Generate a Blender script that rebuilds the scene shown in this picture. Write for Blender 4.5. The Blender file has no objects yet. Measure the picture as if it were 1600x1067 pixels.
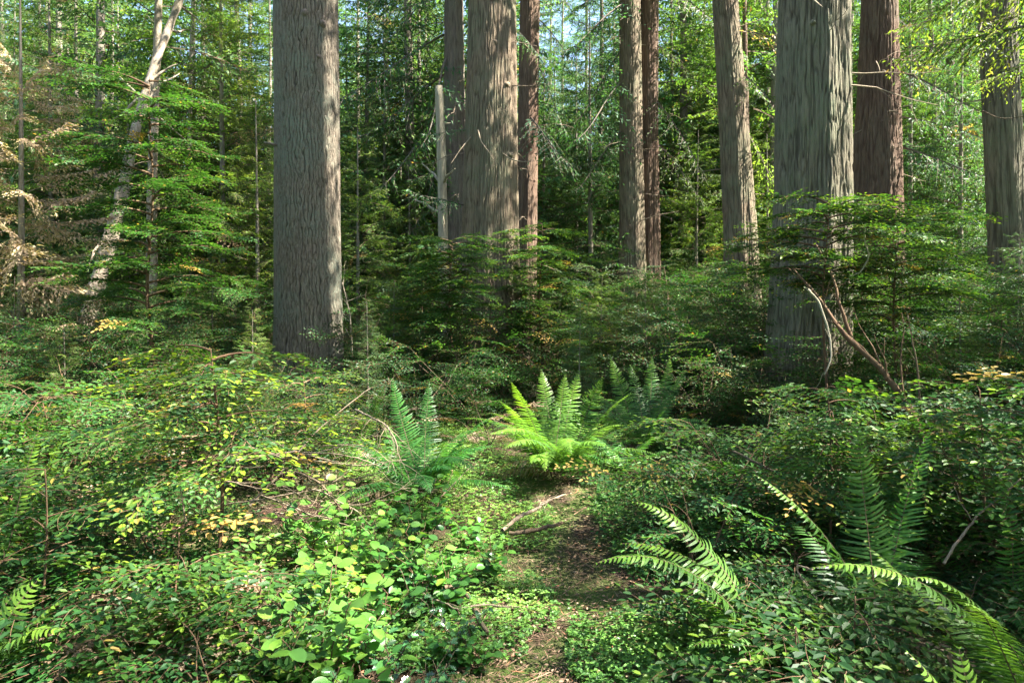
import bpy, math, random
import numpy as np
from math import radians, pi, sin, cos
from mathutils import Vector

random.seed(7)
RNG = np.random.default_rng(11)
SC = bpy.context.scene
COL = SC.collection

# ------------------------------------------------------------------ camera, sky, sun, exposure
F = 1067.0          # focal length in pixels of the 1600 px wide photograph (24 mm)
HZ = 480.0          # horizon row
EYE = 1.5
cam_d = bpy.data.cameras.new("camera")
cam_d.lens = 24.0; cam_d.sensor_width = 36.0
cam_d.shift_y = -(533.5 - HZ) / 1600.0
cam_d.clip_start = 0.05; cam_d.clip_end = 2000.0
cam = bpy.data.objects.new("camera", cam_d); COL.objects.link(cam)
cam.location = (0, 0, EYE); cam.rotation_euler = (radians(90), 0, 0)
SC.camera = cam

SUN_EL, SUN_AZ = 52.0, 98.0       # azimuth clockwise from +Y (view direction)
world = bpy.data.worlds.new("World"); SC.world = world; world.use_nodes = True
wn = world.node_tree; wn.nodes.clear()
sky = wn.nodes.new("ShaderNodeTexSky"); sky.sky_type = 'NISHITA'; sky.sun_disc = False
sky.sun_elevation = radians(SUN_EL); sky.sun_rotation = radians(SUN_AZ)
sky.dust_density = 1.5; sky.ozone_density = 1.0; sky.air_density = 1.0
wbg = wn.nodes.new("ShaderNodeBackground"); wbg.inputs['Strength'].default_value = 0.072
wout = wn.nodes.new("ShaderNodeOutputWorld")
wn.links.new(sky.outputs[0], wbg.inputs[0]); wn.links.new(wbg.outputs[0], wout.inputs[0])
sun_d = bpy.data.lights.new("sun", 'SUN'); sun_d.energy = 5.0; sun_d.angle = radians(0.5)
sun_d.color = (1.0, 0.94, 0.84)
sun = bpy.data.objects.new("sun", sun_d); COL.objects.link(sun)
sv = Vector((sin(radians(SUN_AZ)) * cos(radians(SUN_EL)), cos(radians(SUN_AZ)) * cos(radians(SUN_EL)), sin(radians(SUN_EL))))
sun.rotation_euler = sv.to_track_quat('Z', 'Y').to_euler()
SC.view_settings.view_transform = 'Standard'; SC.view_settings.look = 'None'
SC.view_settings.gamma = 1.0; SC.view_settings.use_curve_mapping = False
SC.view_settings.exposure = 3.15
try:
    SC.cycles.max_bounces = 7; SC.cycles.diffuse_bounces = 4; SC.cycles.glossy_bounces = 2
    SC.cycles.transmission_bounces = 4; SC.cycles.sample_clamp_indirect = 6.0
    SC.cycles.use_denoising = True
    SC.cycles.use_adaptive_sampling = True; SC.cycles.adaptive_threshold = 0.02
except Exception:
    pass

def at(px, py, D):
    return np.array([(px - 800.0) / F * D, D, EYE + (HZ - py) / F * D])

# ------------------------------------------------------------------ numeric noise
_tabs = {}
def vnoise(u, v, nu=0, seed=0):
    """value noise, periodic in u with nu cells when nu > 0"""
    key = (nu, seed)
    if key not in _tabs:
        _tabs[key] = np.random.default_rng(seed * 131 + nu).random((nu if nu else 256, 256))
    T = _tabs[key]; A = T.shape[0]
    iu = np.floor(u).astype(int); iv = np.floor(v).astype(int)
    fu = u - iu; fv = v - iv
    fu = fu * fu * (3 - 2 * fu); fv = fv * fv * (3 - 2 * fv)
    a = T[iu % A, iv % 256]; b = T[(iu + 1) % A, iv % 256]
    c = T[iu % A, (iv + 1) % 256]; d = T[(iu + 1) % A, (iv + 1) % 256]
    return (a * (1 - fu) + b * fu) * (1 - fv) + (c * (1 - fu) + d * fu) * fv

def path_x(y):
    return 0.10 + 0.10 * np.sin(np.asarray(y) * 0.9 - 2.2) + 0.03 * (np.asarray(y) - 3)

def gz(x, y):
    x = np.asarray(x, float); y = np.asarray(y, float)
    h = 0.16 * (vnoise(x * 0.45 + 40, y * 0.45 + 40, 0, 3) - 0.5) + 0.05 * (vnoise(x * 1.7 + 90, y * 1.7 + 90, 0, 4) - 0.5)
    pw = np.exp(-((x - path_x(y)) / 0.55) ** 2) * (y < 9)
    h = h * (1 - 0.6 * pw) - 0.05 * pw
    h = h + 0.035 * np.clip(x - 1.5, 0, 40) * np.clip((y - 4) / 10, 0, 1)
    return h

# ------------------------------------------------------------------ mesh building
def unit(v):
    v = np.asarray(v, float)
    return v / np.maximum(np.linalg.norm(v, axis=-1, keepdims=True), 1e-9)

# leaf templates: x along the leaf (0..1), y across, z up
def tpl(verts, faces):
    return np.array(verts, float), [np.array(f) for f in faces]
T_NEEDLE = tpl([(0, 0, 0), (0.4, 0.5, 0.0), (1, 0, -0.05), (0.4, -0.5, 0.0)], [(0, 3, 2, 1)])
T_FOLD = tpl([(0, 0, 0), (0.45, 0.5, 0.12), (1, 0, -0.03), (0.45, -0.5, 0.12)], [(0, 2, 1), (0, 3, 2)])
T_OVAL = tpl([(0, 0, 0), (1, 0, -0.06), (0.25, 0.42, 0.09), (0.68, 0.42, 0.06), (0.25, -0.42, 0.09), (0.68, -0.42, 0.06)],
             [(0, 1, 3, 2), (0, 4, 5, 1)])
def _broad(curve=0.16, fold=0.16, n=6, tipw=1.0, spiky=False):
    V = []; Fc = []
    for i in range(n + 1):
        t = i / n
        w = 0.5 * (math.sin(pi * min(1, t * 0.93 + 0.05)) ** 0.62) * (1 if t < 0.6 else tipw)
        if i == 0 or i == n: w = 0.02
        if spiky and 0 < i < n: w *= (1.25 if i % 2 else 0.62)
        z = -curve * t * t
        V += [(t, w, z + fold * w * (1.4 if spiky and i % 2 else 1)), (t, 0, z), (t, -w, z + fold * w)]
    for i in range(n):
        a = i * 3
        Fc += [(a, a + 1, a + 4, a + 3), (a + 1, a + 2, a + 5, a + 4)]
    return tpl(V, Fc)
T_BROAD = _broad()
T_HOLLY = _broad(0.1, 0.3, 8, 1.0, True)
# a fern pinna: long, sickle curved, with an ear at its base and a pointed tip
T_PINNA = tpl([(0, -0.10, 0), (0.04, 0.62, 0), (0.22, 0.42, 0.03), (0.22, -0.36, 0.03), (0.5, 0.40, 0.02), (0.5, -0.30, 0.02),
               (0.78, 0.40, -0.04), (0.78, -0.05, -0.04), (1.0, 0.45, -0.12)],
              [(0, 3, 2, 1), (3, 5, 4, 2), (5, 7, 6, 4), (7, 8, 6)])

class Geo:
    def __init__(s):
        s.V = []; s.F = {3: [], 4: []}; s.M = {3: [], 4: []}; s.R = []; s.A = []; s.n = 0
    def _add(s, V, R, A):
        s.V.append(V); s.R.append(R); s.A.append(A); b = s.n; s.n += len(V); return b
    def leaves(s, T, P, X, N, L, W, rnd, age, mat=0):
        if len(P) == 0: return
        tv, tf = T
        X = unit(X); Y = unit(np.cross(N, X)); Z = np.cross(X, Y)
        n, k = len(P), len(tv)
        L = np.broadcast_to(np.asarray(L, float), (n,)); W = np.broadcast_to(np.asarray(W, float), (n,))
        V = P[:, None, :] + X[:, None, :] * (tv[None, :, 0:1] * L[:, None, None]) \
            + Y[:, None, :] * (tv[None, :, 1:2] * W[:, None, None]) + Z[:, None, :] * (tv[None, :, 2:3] * L[:, None, None])
        b = s._add(V.reshape(-1, 3), np.repeat(rnd, k), np.repeat(age, k))
        off = b + np.arange(n) * k
        for f in tf:
            q = len(f)
            s.F[q].append((off[:, None] + f[None, :])); s.M[q].append(np.full(n, mat))
    def segs(s, A, B, ra, rb, mat=0, sides=3):
        if len(A) == 0: return
        A = np.asarray(A, float); B = np.asarray(B, float); n = len(A)
        X = unit(B - A); up = np.where(np.abs(X[:, 2:3]) > 0.9, np.array([[1., 0, 0]]), np.array([[0, 0, 1.]]))
        Y = unit(np.cross(up, X)); Z = np.cross(X, Y)
        ra = np.broadcast_to(np.asarray(ra, float), (n,)); rb = np.broadcast_to(np.asarray(rb, float), (n,))
        rings = []
        for C, r in ((A, ra), (B, rb)):
            for j in range(sides):
                a = 2 * pi * j / sides
                rings.append(C + (Y * cos(a) + Z * sin(a)) * r[:, None])
        V = np.stack(rings, 1).reshape(-1, 3)
        rnd = np.repeat(RNG.random(n), 2 * sides)
        b = s._add(V, rnd, np.zeros(len(V)))
        off = b + np.arange(n) * 2 * sides
        for j in range(sides):
            k = (j + 1) % sides
            s.F[4].append(off[:, None] + np.array([[j, k, sides + k, sides + j]])); s.M[4].append(np.full(n, mat))
    def tube(s, pts, rad, sides=8, mat=0, cap=True):
        pts = np.asarray(pts, float); n = len(pts); rad = np.broadcast_to(np.asarray(rad, float), (n,))
        tan = unit(np.gradient(pts, axis=0))
        up = np.array([1., 0, 0]) if abs(tan[:, 2]).mean() > 0.8 else np.array([0, 0, 1.])
        Y = unit(np.cross(np.broadcast_to(up, (n, 3)), tan)); Z = np.cross(tan, Y)
        a = np.arange(sides) * 2 * pi / sides
        V = pts[:, None, :] + (Y[:, None, :] * np.cos(a)[None, :, None] + Z[:, None, :] * np.sin(a)[None, :, None]) * rad[:, None, None]
        V = V.reshape(-1, 3)
        b = s._add(V, np.full(len(V), RNG.random()), np.zeros(len(V)))
        i = np.arange(n - 1)[:, None] * sides; j = np.arange(sides)[None, :]; k = (j + 1) % sides
        q = np.stack([i + j, i + k, i + sides + k, i + sides + j], -1).reshape(-1, 4) + b
        s.F[4].append(q); s.M[4].append(np.full(len(q), mat))
        if cap:
            c = s._add(pts[[-1]], np.array([0.5]), np.zeros(1))
            l = b + (n - 1) * sides
            t = np.stack([l + j[0], l + k[0], np.full(sides, c)], -1)
            s.F[3].append(t); s.M[3].append(np.full(sides, mat))
    def grid(s, V, nr, nc, wrap=True, mat=0, rnd=None, age=None):
        b = s._add(V, np.zeros(len(V)) if rnd is None else rnd, np.zeros(len(V)) if age is None else age)
        i = np.arange(nr - 1)[:, None] * nc; j = np.arange(nc if wrap else nc - 1)[None, :]; k = (j + 1) % nc
        q = np.stack([i + j, i + k, i + nc + k, i + nc + j], -1).reshape(-1, 4) + b
        s.F[4].append(q); s.M[4].append(np.full(len(q), mat))
    def mesh(s, name, mats, smooth=False):
        me = bpy.data.meshes.new(name)
        V = np.concatenate(s.V).astype(np.float32)
        me.vertices.add(len(V)); me.vertices.foreach_set('co', V.ravel())
        loops = []; starts = []; mi = []; c = 0
        for q in (3, 4):
            if s.F[q]:
                f = np.concatenate(s.F[q]); loops.append(f.ravel()); starts.append(c + np.arange(len(f)) * q)
                c += f.size; mi.append(np.concatenate(s.M[q]))
        loops = np.concatenate(loops).astype(np.int32); starts = np.concatenate(starts).astype(np.int32); mi = np.concatenate(mi).astype(np.int32)
        me.loops.add(len(loops)); me.loops.foreach_set('vertex_index', loops)
        me.polygons.add(len(starts)); me.polygons.foreach_set('loop_start', starts)
        me.polygons.foreach_set('material_index', mi)
        me.polygons.foreach_set('use_smooth', np.full(len(starts), smooth))
        for nm, arr in (('rnd', s.R), ('age', s.A)):
            at_ = me.attributes.new(nm, 'FLOAT', 'POINT'); at_.data.foreach_set('value', np.concatenate(arr).astype(np.float32))
        for m in (mats if isinstance(mats, (list, tuple)) else [mats]): me.materials.append(m)
        me.update(calc_edges=True)
        return me

# ------------------------------------------------------------------ objects
def link(name, me, parent=None, loc=None):
    o = bpy.data.objects.new(name, me); COL.objects.link(o)
    if parent is not None: o.parent = parent
    if loc is not None: o.location = loc
    return o
def tag(o, label=None, cat=None, group=None, kind=None):
    if label: o['label'] = label
    if cat: o['category'] = cat
    if group: o['group'] = group
    if kind: o['kind'] = kind
    return o
def thing(name, loc, label, cat, group=None, rz=0, s=1.0):
    o = bpy.data.objects.new(name, None); COL.objects.link(o)
    o.empty_display_size = 0.2
    o.location = loc; o.rotation_euler = (0, 0, rz); o.scale = (s, s, s) if np.isscalar(s) else s
    return tag(o, label, cat, group)
def copy_tree(o, parent=None):
    c = o.copy(); COL.objects.link(c)
    if parent is not None: c.parent = parent
    for ch in list(o.children): copy_tree(ch, c)
    return c

# ------------------------------------------------------------------ materials
def newmat(name):
    m = bpy.data.materials.new(name); m.use_nodes = True
    nt = m.node_tree; nt.nodes.clear()
    out = nt.nodes.new("ShaderNodeOutputMaterial")
    return m, nt, out
def nd(nt, t, **kw):
    n = nt.nodes.new(t)
    for k, v in kw.items():
        if k in n.inputs: n.inputs[k].default_value = v
        else: setattr(n, k, v)
    return n
def ramp(nt, fac, stops):
    r = nt.nodes.new("ShaderNodeValToRGB"); e = r.color_ramp.elements
    while len(e) > 1: e.remove(e[-1])
    e[0].position = stops[0][0]; e[0].color = (*stops[0][1], 1)
    for p, c in stops[1:]:
        x = e.new(p); x.color = (*c, 1)
    nt.links.new(fac, r.inputs[0]); return r.outputs[0]
def mixc(nt, fac, a, b, mode='MIX'):
    n = nt.nodes.new("ShaderNodeMix"); n.data_type = 'RGBA'; n.blend_type = mode
    for sock, v in ((n.inputs[0], fac), (n.inputs[6], a), (n.inputs[7], b)):
        if isinstance(v, (int, float)): sock.default_value = v
        elif isinstance(v, tuple): sock.default_value = (*v, 1)
        else: nt.links.new(v, sock)
    return n.outputs[2]
def mathn(nt, op, a, b=0.0):
    n = nt.nodes.new("ShaderNodeMath"); n.operation = op
    for sock, v in ((n.inputs[0], a), (n.inputs[1], b)):
        if isinstance(v, (int, float)): sock.default_value = v
        else: nt.links.new(v, sock)
    return n.outputs[0]

def leafmat(name, dark, mid, light, new, accent, rough=0.4, trans=0.32, spec=0.5, vary=0.5):
    m, nt, out = newmat(name)
    a = nd(nt, "ShaderNodeAttribute", attribute_name='rnd'); g = nd(nt, "ShaderNodeAttribute", attribute_name='age')
    oi = nt.nodes.new("ShaderNodeObjectInfo")
    base = ramp(nt, a.outputs['Fac'], [(0.0, dark), (0.55, mid), (0.93, light), (1.0, accent)])
    tipc = ramp(nt, a.outputs['Fac'], [(0.0, light), (0.3, new), (0.6, tuple(0.5 * n + 0.5 * l for n, l in zip(new, light))), (0.84, new), (0.95, accent), (1.0, accent)])
    sepc = nt.nodes.new("ShaderNodeSeparateColor"); nt.links.new(oi.outputs['Color'], sepc.inputs[0])
    c = mixc(nt, mathn(nt, 'MULTIPLY', g.outputs['Fac'], sepc.outputs[0]), base, tipc)
    hs = nt.nodes.new("ShaderNodeHueSaturation")
    v = mathn(nt, 'ADD', mathn(nt, 'MULTIPLY', oi.outputs['Random'], vary), 1 - vary / 2)
    nt.links.new(v, hs.inputs['Value'])
    h = mathn(nt, 'ADD', mathn(nt, 'MULTIPLY', sepc.outputs[1], 0.035), 0.483)
    nt.links.new(h, hs.inputs['Hue']); nt.links.new(c, hs.inputs['Color'])
    c = hs.outputs[0]
    p = nd(nt, "ShaderNodeBsdfPrincipled", Roughness=rough); p.inputs['Specular IOR Level'].default_value = spec
    nt.links.new(c, p.inputs['Base Color'])
    tr = nt.nodes.new("ShaderNodeBsdfTranslucent")
    tc = mixc(nt, 1.0, c, (1.7, 1.65, 0.75), 'MULTIPLY'); nt.links.new(tc, tr.inputs[0])
    mx = nt.nodes.new("ShaderNodeMixShader"); mx.inputs[0].default_value = trans
    nt.links.new(p.outputs[0], mx.inputs[1]); nt.links.new(tr.outputs[0], mx.inputs[2]); nt.links.new(mx.outputs[0], out.inputs[0])
    return m

def barkmat(name, ca, cb, lichen, lich=0.35, zs=0.12, scale=22.0, bump=0.6, crack=None, rough=0.9, dist=0.02):
    m, nt, out = newmat(name)
    tc = nt.nodes.new("ShaderNodeTexCoord")
    mp = nt.nodes.new("ShaderNodeMapping"); mp.inputs['Scale'].default_value = (1, 1, zs)
    nt.links.new(tc.outputs['Object'], mp.inputs[0])
    n1 = nd(nt, "ShaderNodeTexNoise", Scale=scale, Detail=6.0, Roughness=0.65); nt.links.new(mp.outputs[0], n1.inputs['Vector'])
    n2 = nd(nt, "ShaderNodeTexNoise", Scale=scale * 3.2, Detail=4.0, Roughness=0.7); nt.links.new(mp.outputs[0], n2.inputs['Vector'])
    n3 = nd(nt, "ShaderNodeTexNoise", Scale=1.3, Detail=5.0, Roughness=0.6); nt.links.new(tc.outputs['Object'], n3.inputs['Vector'])
    n4 = nd(nt, "ShaderNodeTexNoise", Scale=30.0, Detail=3.0); nt.links.new(tc.outputs['Object'], n4.inputs['Vector'])
    c = ramp(nt, n1.outputs[0], [(0.32, cb), (0.5, ca), (0.7, tuple(min(1, x * 1.35) for x in ca))])
    lf = mathn(nt, 'MULTIPLY', ramp(nt, n3.outputs[0], [(0.42, (0, 0, 0)), (0.62, (1, 1, 1))]), lich)
    lf = mathn(nt, 'MULTIPLY', lf, ramp(nt, n4.outputs[0], [(0.35, (0.3, 0.3, 0.3)), (0.6, (1, 1, 1))]))
    c = mixc(nt, lf, c, lichen)
    if crack:
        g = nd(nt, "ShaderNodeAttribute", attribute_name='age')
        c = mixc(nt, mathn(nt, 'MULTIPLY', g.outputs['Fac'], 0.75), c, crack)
    p = nd(nt, "ShaderNodeBsdfPrincipled", Roughness=rough); p.inputs['Specular IOR Level'].default_value = 0.25
    nt.links.new(c, p.inputs['Base Color'])
    hgt = mathn(nt, 'ADD', n1.outputs[0], mathn(nt, 'MULTIPLY', n2.outputs[0], 0.5))
    b = nd(nt, "ShaderNodeBump", Strength=bump, Distance=dist); nt.links.new(hgt, b.inputs['Height']); nt.links.new(b.outputs[0], p.inputs['Normal'])
    nt.links.new(p.outputs[0], out.inputs[0])
    return m

M = {}
M['huck'] = leafmat('huckleberry leaf', (0.010, 0.040, 0.014), (0.022, 0.076, 0.016), (0.048, 0.13, 0.020), (0.16, 0.26, 0.020), (0.27, 0.19, 0.045), 0.5, 0.36, 0.24)
M['cedarleaf'] = leafmat('cedar foliage', (0.022, 0.070, 0.030), (0.045, 0.12, 0.042), (0.10, 0.19, 0.055), (0.17, 0.27, 0.05), (0.20, 0.14, 0.05), 0.5, 0.42, 0.3)
M['hemleaf'] = leafmat('hemlock foliage', (0.028, 0.078, 0.020), (0.062, 0.14, 0.028), (0.14, 0.23, 0.042), (0.22, 0.31, 0.05), (0.22, 0.16, 0.07), 0.5, 0.45, 0.3)
M['brownleaf'] = leafmat('dead brown foliage', (0.12, 0.08, 0.05), (0.22, 0.16, 0.105), (0.36, 0.28, 0.20), (0.30, 0.30, 0.10), (0.16, 0.20, 0.05), 0.7, 0.3, 0.2)
M['fern'] = leafmat('sword fern frond', (0.030, 0.09, 0.026), (0.05, 0.14, 0.03), (0.085, 0.20, 0.03), (0.18, 0.34, 0.022), (0.13, 0.16, 0.04), 0.42, 0.42, 0.3)
M['salal'] = leafmat('salal leaf', (0.022, 0.08, 0.02), (0.042, 0.13, 0.025), (0.075, 0.20, 0.03), (0.18, 0.31, 0.035), (0.28, 0.30, 0.04), 0.34, 0.38, 0.4)
M['holly'] = leafmat('holly leaf', (0.02, 0.06, 0.025), (0.035, 0.09, 0.03), (0.05, 0.12, 0.035), (0.07, 0.15, 0.04), (0.05, 0.10, 0.03), 0.2, 0.18)
M['cover'] = leafmat('ground cover leaf', (0.04, 0.12, 0.025), (0.07, 0.19, 0.03), (0.12, 0.26, 0.04), (0.2, 0.34, 0.05), (0.25, 0.2, 0.06), 0.5, 0.35)
M['twig'] = barkmat('twig bark', (0.10, 0.068, 0.042), (0.05, 0.032, 0.022), (0.09, 0.10, 0.055), 0.4, 0.3, 30, 0.4)
M['redtwig'] = barkmat('reddish shrub stem bark', (0.10, 0.058, 0.032), (0.05, 0.028, 0.017), (0.08, 0.085, 0.04), 0.4, 0.3, 30, 0.4)
M['paletwig'] = barkmat('weathered dead wood', (0.22, 0.165, 0.115), (0.12, 0.085, 0.06), (0.17, 0.18, 0.11), 0.4, 0.2, 30, 0.5)
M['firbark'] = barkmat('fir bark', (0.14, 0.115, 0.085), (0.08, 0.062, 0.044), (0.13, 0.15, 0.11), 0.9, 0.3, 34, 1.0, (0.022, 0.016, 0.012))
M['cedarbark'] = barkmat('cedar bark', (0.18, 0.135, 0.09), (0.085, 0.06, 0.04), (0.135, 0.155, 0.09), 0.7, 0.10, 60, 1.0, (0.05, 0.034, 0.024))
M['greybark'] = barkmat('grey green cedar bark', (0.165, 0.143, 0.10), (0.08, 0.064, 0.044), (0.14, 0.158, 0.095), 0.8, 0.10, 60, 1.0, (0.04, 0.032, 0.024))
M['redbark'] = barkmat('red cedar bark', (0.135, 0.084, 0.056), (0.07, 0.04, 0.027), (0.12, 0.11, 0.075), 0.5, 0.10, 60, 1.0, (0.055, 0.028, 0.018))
M['darkbark'] = barkmat('dark conifer bark', (0.13, 0.10, 0.08), (0.065, 0.048, 0.038), (0.15, 0.16, 0.11), 0.6, 0.12, 26, 0.8)
M['farbark'] = barkmat('distant conifer bark', (0.20, 0.165, 0.13), (0.10, 0.08, 0.06), (0.20, 0.22, 0.15), 0.6, 0.15, 22, 0.8)
M['snagwood'] = barkmat('bleached barkless wood', (0.30, 0.255, 0.185), (0.17, 0.135, 0.095), (0.22, 0.24, 0.15), 0.6, 0.1, 30, 0.5)
M['alderbark'] = barkmat('white alder bark', (0.28, 0.23, 0.175), (0.13, 0.10, 0.07), (0.10, 0.09, 0.05), 0.95, 0.35, 14, 0.7)
M['litterstrip'] = leafmat('fallen needles and bark strips', (0.05, 0.03, 0.018), (0.10, 0.062, 0.04), (0.19, 0.125, 0.082), (0.26, 0.18, 0.12), (0.26, 0.10, 0.05), 0.8, 0.05, 0.2)

# ground
m, nt, out = newmat('forest floor'); M['ground'] = m
tc = nt.nodes.new("ShaderNodeTexCoord")
n1 = nd(nt, "ShaderNodeTexNoise", Scale=1.6, Detail=8.0, Roughness=0.65); nt.links.new(tc.outputs['Object'], n1.inputs['Vector'])
n2 = nd(nt, "ShaderNodeTexNoise", Scale=38.0, Detail=8.0, Roughness=0.75); nt.links.new(tc.outputs['Object'], n2.inputs['Vector'])
n3 = nd(nt, "ShaderNodeTexVoronoi", Scale=55.0); nt.links.new(tc.outputs['Object'], n3.inputs['Vector'])
c = ramp(nt, n2.outputs[0], [(0.32, (0.022, 0.015, 0.010)), (0.5, (0.055, 0.036, 0.024)), (0.62, (0.10, 0.065, 0.042)), (0.75, (0.18, 0.12, 0.075))])
mo = mathn(nt, 'MULTIPLY', ramp(nt, n1.outputs[0], [(0.42, (0, 0, 0)), (0.56, (1, 1, 1))]), 0.85)
mc = ramp(nt, n2.outputs[0], [(0.3, (0.03, 0.06, 0.012)), (0.7, (0.10, 0.16, 0.03))])
c = mixc(nt, mo, c, mc)
p = nd(nt, "ShaderNodeBsdfPrincipled", Roughness=0.95); p.inputs['Specular IOR Level'].default_value = 0.15
nt.links.new(c, p.inputs['Base Color'])
b = nd(nt, "ShaderNodeBump", Strength=1.0, Distance=0.03)
nt.links.new(mathn(nt, 'ADD', n2.outputs[0], mathn(nt, 'MULTIPLY', n3.outputs[0], 0.4)), b.inputs['Height']); nt.links.new(b.outputs[0], p.inputs['Normal'])
nt.links.new(p.outputs[0], out.inputs[0])

# ------------------------------------------------------------------ ground sheet
def axis(fine_lo, fine_hi, step, far):
    a = list(np.arange(fine_lo, fine_hi + 1e-6, step)); g = step
    hi = []; x = fine_hi
    while x < far: g *= 1.12; x += g; hi.append(x)
    g = step; lo = []; x = fine_lo
    while x > -far: g *= 1.12; x -= g; lo.append(x)
    return np.array(lo[::-1] + a + hi)
gx = axis(-5, 5, 0.06, 400); gy = axis(0.5, 10, 0.06, 400)
XX, YY = np.meshgrid(gx, gy)
ZZ = gz(XX, YY) + 0.012 * (vnoise(XX * 9 + 300, YY * 9 + 300, 0, 5) - 0.5) * (np.hypot(XX, YY) < 14)
g = Geo(); g.grid(np.stack([XX, YY, ZZ], -1).reshape(-1, 3), len(gy), len(gx), wrap=False)
tag(link('ground', g.mesh('ground', M['ground'], True)), kind='structure')

# ------------------------------------------------------------------ plant parts as point clouds
class Cloud:
    """leaf and twig arrays that can be rotated, scaled and merged"""
    def __init__(s): s.lf = []; s.sg = []
    def leaf(s, P, X, N, L, age): s.lf.append((P, X, N, L, age, np.zeros(len(P))))
    def seg(s, A, B, ra, rb): s.sg.append((A, B, ra, rb))
    def fin(s):
        if s.lf: s.lf = [tuple(np.concatenate([np.atleast_1d(t[i]) if i > 2 else t[i] for t in s.lf]) for i in range(6))]
        if s.sg: s.sg = [tuple(np.concatenate([np.atleast_1d(t[i]) if i > 1 else t[i] for t in s.sg]) for i in range(4))]
        return s
    def put(s, other, R, t, k=1.0, rk=1.0, agek=1.0, lk=1.0):
        for P, X, N, L, a, q in other.lf: s.lf.append((P @ R.T * k + t, X @ R.T, N @ R.T, L * lk, a * agek, q * 0 + RNG.random()))
        for A, B, ra, rb in other.sg: s.sg.append((A @ R.T * k + t, B @ R.T * k + t, ra * rk, rb * rk))

def frame(d, up=(0, 0, 1), roll=0.0):
    d = unit(d); up = np.asarray(up, float)
    if abs(d @ up) > 0.97: up = np.array([1., 0, 0])
    y = unit(np.cross(up, d)); z = np.cross(d, y)
    y2 = y * cos(roll) + z * sin(roll); z2 = -y * sin(roll) + z * cos(roll)
    return np.stack([d, y2, z2], 1)

def twig_leaves(C, rng, p0, ang, length, sp, leaf, age0, droop, zj=0.15, spread=55):
    n = max(3, int(length / sp))
    t = np.linspace(0.06, 1, n)
    a = ang + rng.normal(0, 0.12) * t
    dx, dy = np.cos(a), np.sin(a)
    P = np.stack([p0[0] + dx * t * length, p0[1] + dy * t * length, p0[2] - droop * (t * length) ** 2 + rng.normal(0, 0.003, n)], 1)
    side = np.where(np.arange(n) % 2, 1, -1)
    la = a + side * np.radians(rng.normal(spread, 9, n)) * np.where(t > 0.97, 0.1, 1)
    X = np.stack([np.cos(la), np.sin(la), rng.normal(-0.08, zj, n)], 1)
    N = np.stack([rng.normal(0, zj, n), rng.normal(0, zj, n), np.ones(n)], 1)
    L = leaf * rng.uniform(0.75, 1.15, n) * (1 - 0.25 * t)
    C.leaf(P, X, N, L, np.clip(age0 + 0.75 * (t - 0.45), 0, 1))
    k = np.linspace(0, n - 1, 4).astype(int)
    Q = np.vstack([[p0], P[k]])
    C.seg(Q[:-1], Q[1:], np.linspace(.0016, .0009, 4), np.linspace(.0013, .0006, 4))

def huck_spray(rng, L=0.34, leaf=0.039, sp=0.023):
    C = Cloud()
    twig_leaves(C, rng, (0, 0, 0), 0, L, sp, leaf, 0.15, 0.8)
    s = 1
    for u in np.arange(0.1, 0.86, 0.13):
        s = -s
        x = u * L
        twig_leaves(C, rng, (x, 0, -0.5 * x * x), s * rng.uniform(0.65, 1.0), L * (0.62 - 0.42 * u) * rng.uniform(0.8, 1.2), sp, leaf, 0.0, 0.6)
    return C.fin()

def conifer_branch(rng, kind='hemlock', lat=0.05, lsp=0.026, leaf=0.045):
    """unit length drooping flat bough"""
    C = Cloud()
    n = 12; t = np.linspace(0, 1, n)
    dr = 0.32 if kind == 'cedar' else 0.22
    cu = (0.30 if kind == 'cedar' else 0.10)
    AX = np.stack([t - 0.06 * t * t, 0.05 * np.sin(t * 3 + rng.random() * 6), 0.10 * t - dr * t * t + cu * t ** 4 * 0.6], 1)
    C.seg(AX[:-1], AX[1:], np.linspace(0.011, 0.003, n - 1), np.linspace(0.010, 0.002, n - 1))
    s = 1
    for u in np.arange(0.12, 1.0, lat / 2):
        s = -s
        p = np.array([np.interp(u, t, AX[:, i]) for i in range(3)])
        ln = (0.40 * (1 - u) ** 0.8 + 0.07) * (0.35 + min(1, u * 2.2) * 0.65) * rng.uniform(0.55, 1.25)
        if rng.random() < 0.14: continue
        a = s * rng.uniform(0.75, 1.15)
        m = max(4, int(ln / lsp)); v = np.linspace(0.1, 1, m)
        dd = rng.uniform(0.5, 1.9) if kind == 'cedar' else rng.uniform(0.3, 1.2)
        P = np.stack([p[0] + cos(a) * v * ln, p[1] + sin(a) * v * ln, p[2] - dd * (v * ln) ** 1.5 + rng.normal(0, 0.004, m)], 1)
        sd = np.where(np.arange(m) % 2, 1, -1)
        la = a + sd * np.radians(rng.normal(42, 12, m)) * np.where(v > 0.98, 0, 1)
        X = np.stack([np.cos(la), np.sin(la), rng.normal(-0.65 if kind == 'cedar' else -0.35, 0.35, m)], 1)
        N = np.stack([rng.normal(0, 0.6, m), rng.normal(0, 0.6, m), np.ones(m)], 1)
        C.leaf(P, X, N, leaf * rng.uniform(0.7, 1.4, m) * (1.15 - 0.5 * v), np.clip(v * 1.1 - 0.35 + rng.normal(0, .1), 0, 1))
        C.seg(np.array([p, P[m // 2]]), np.array([P[m // 2], P[-1]]), np.array([.003, .002]), np.array([.002, .0008]))
    return C.fin()

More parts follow.
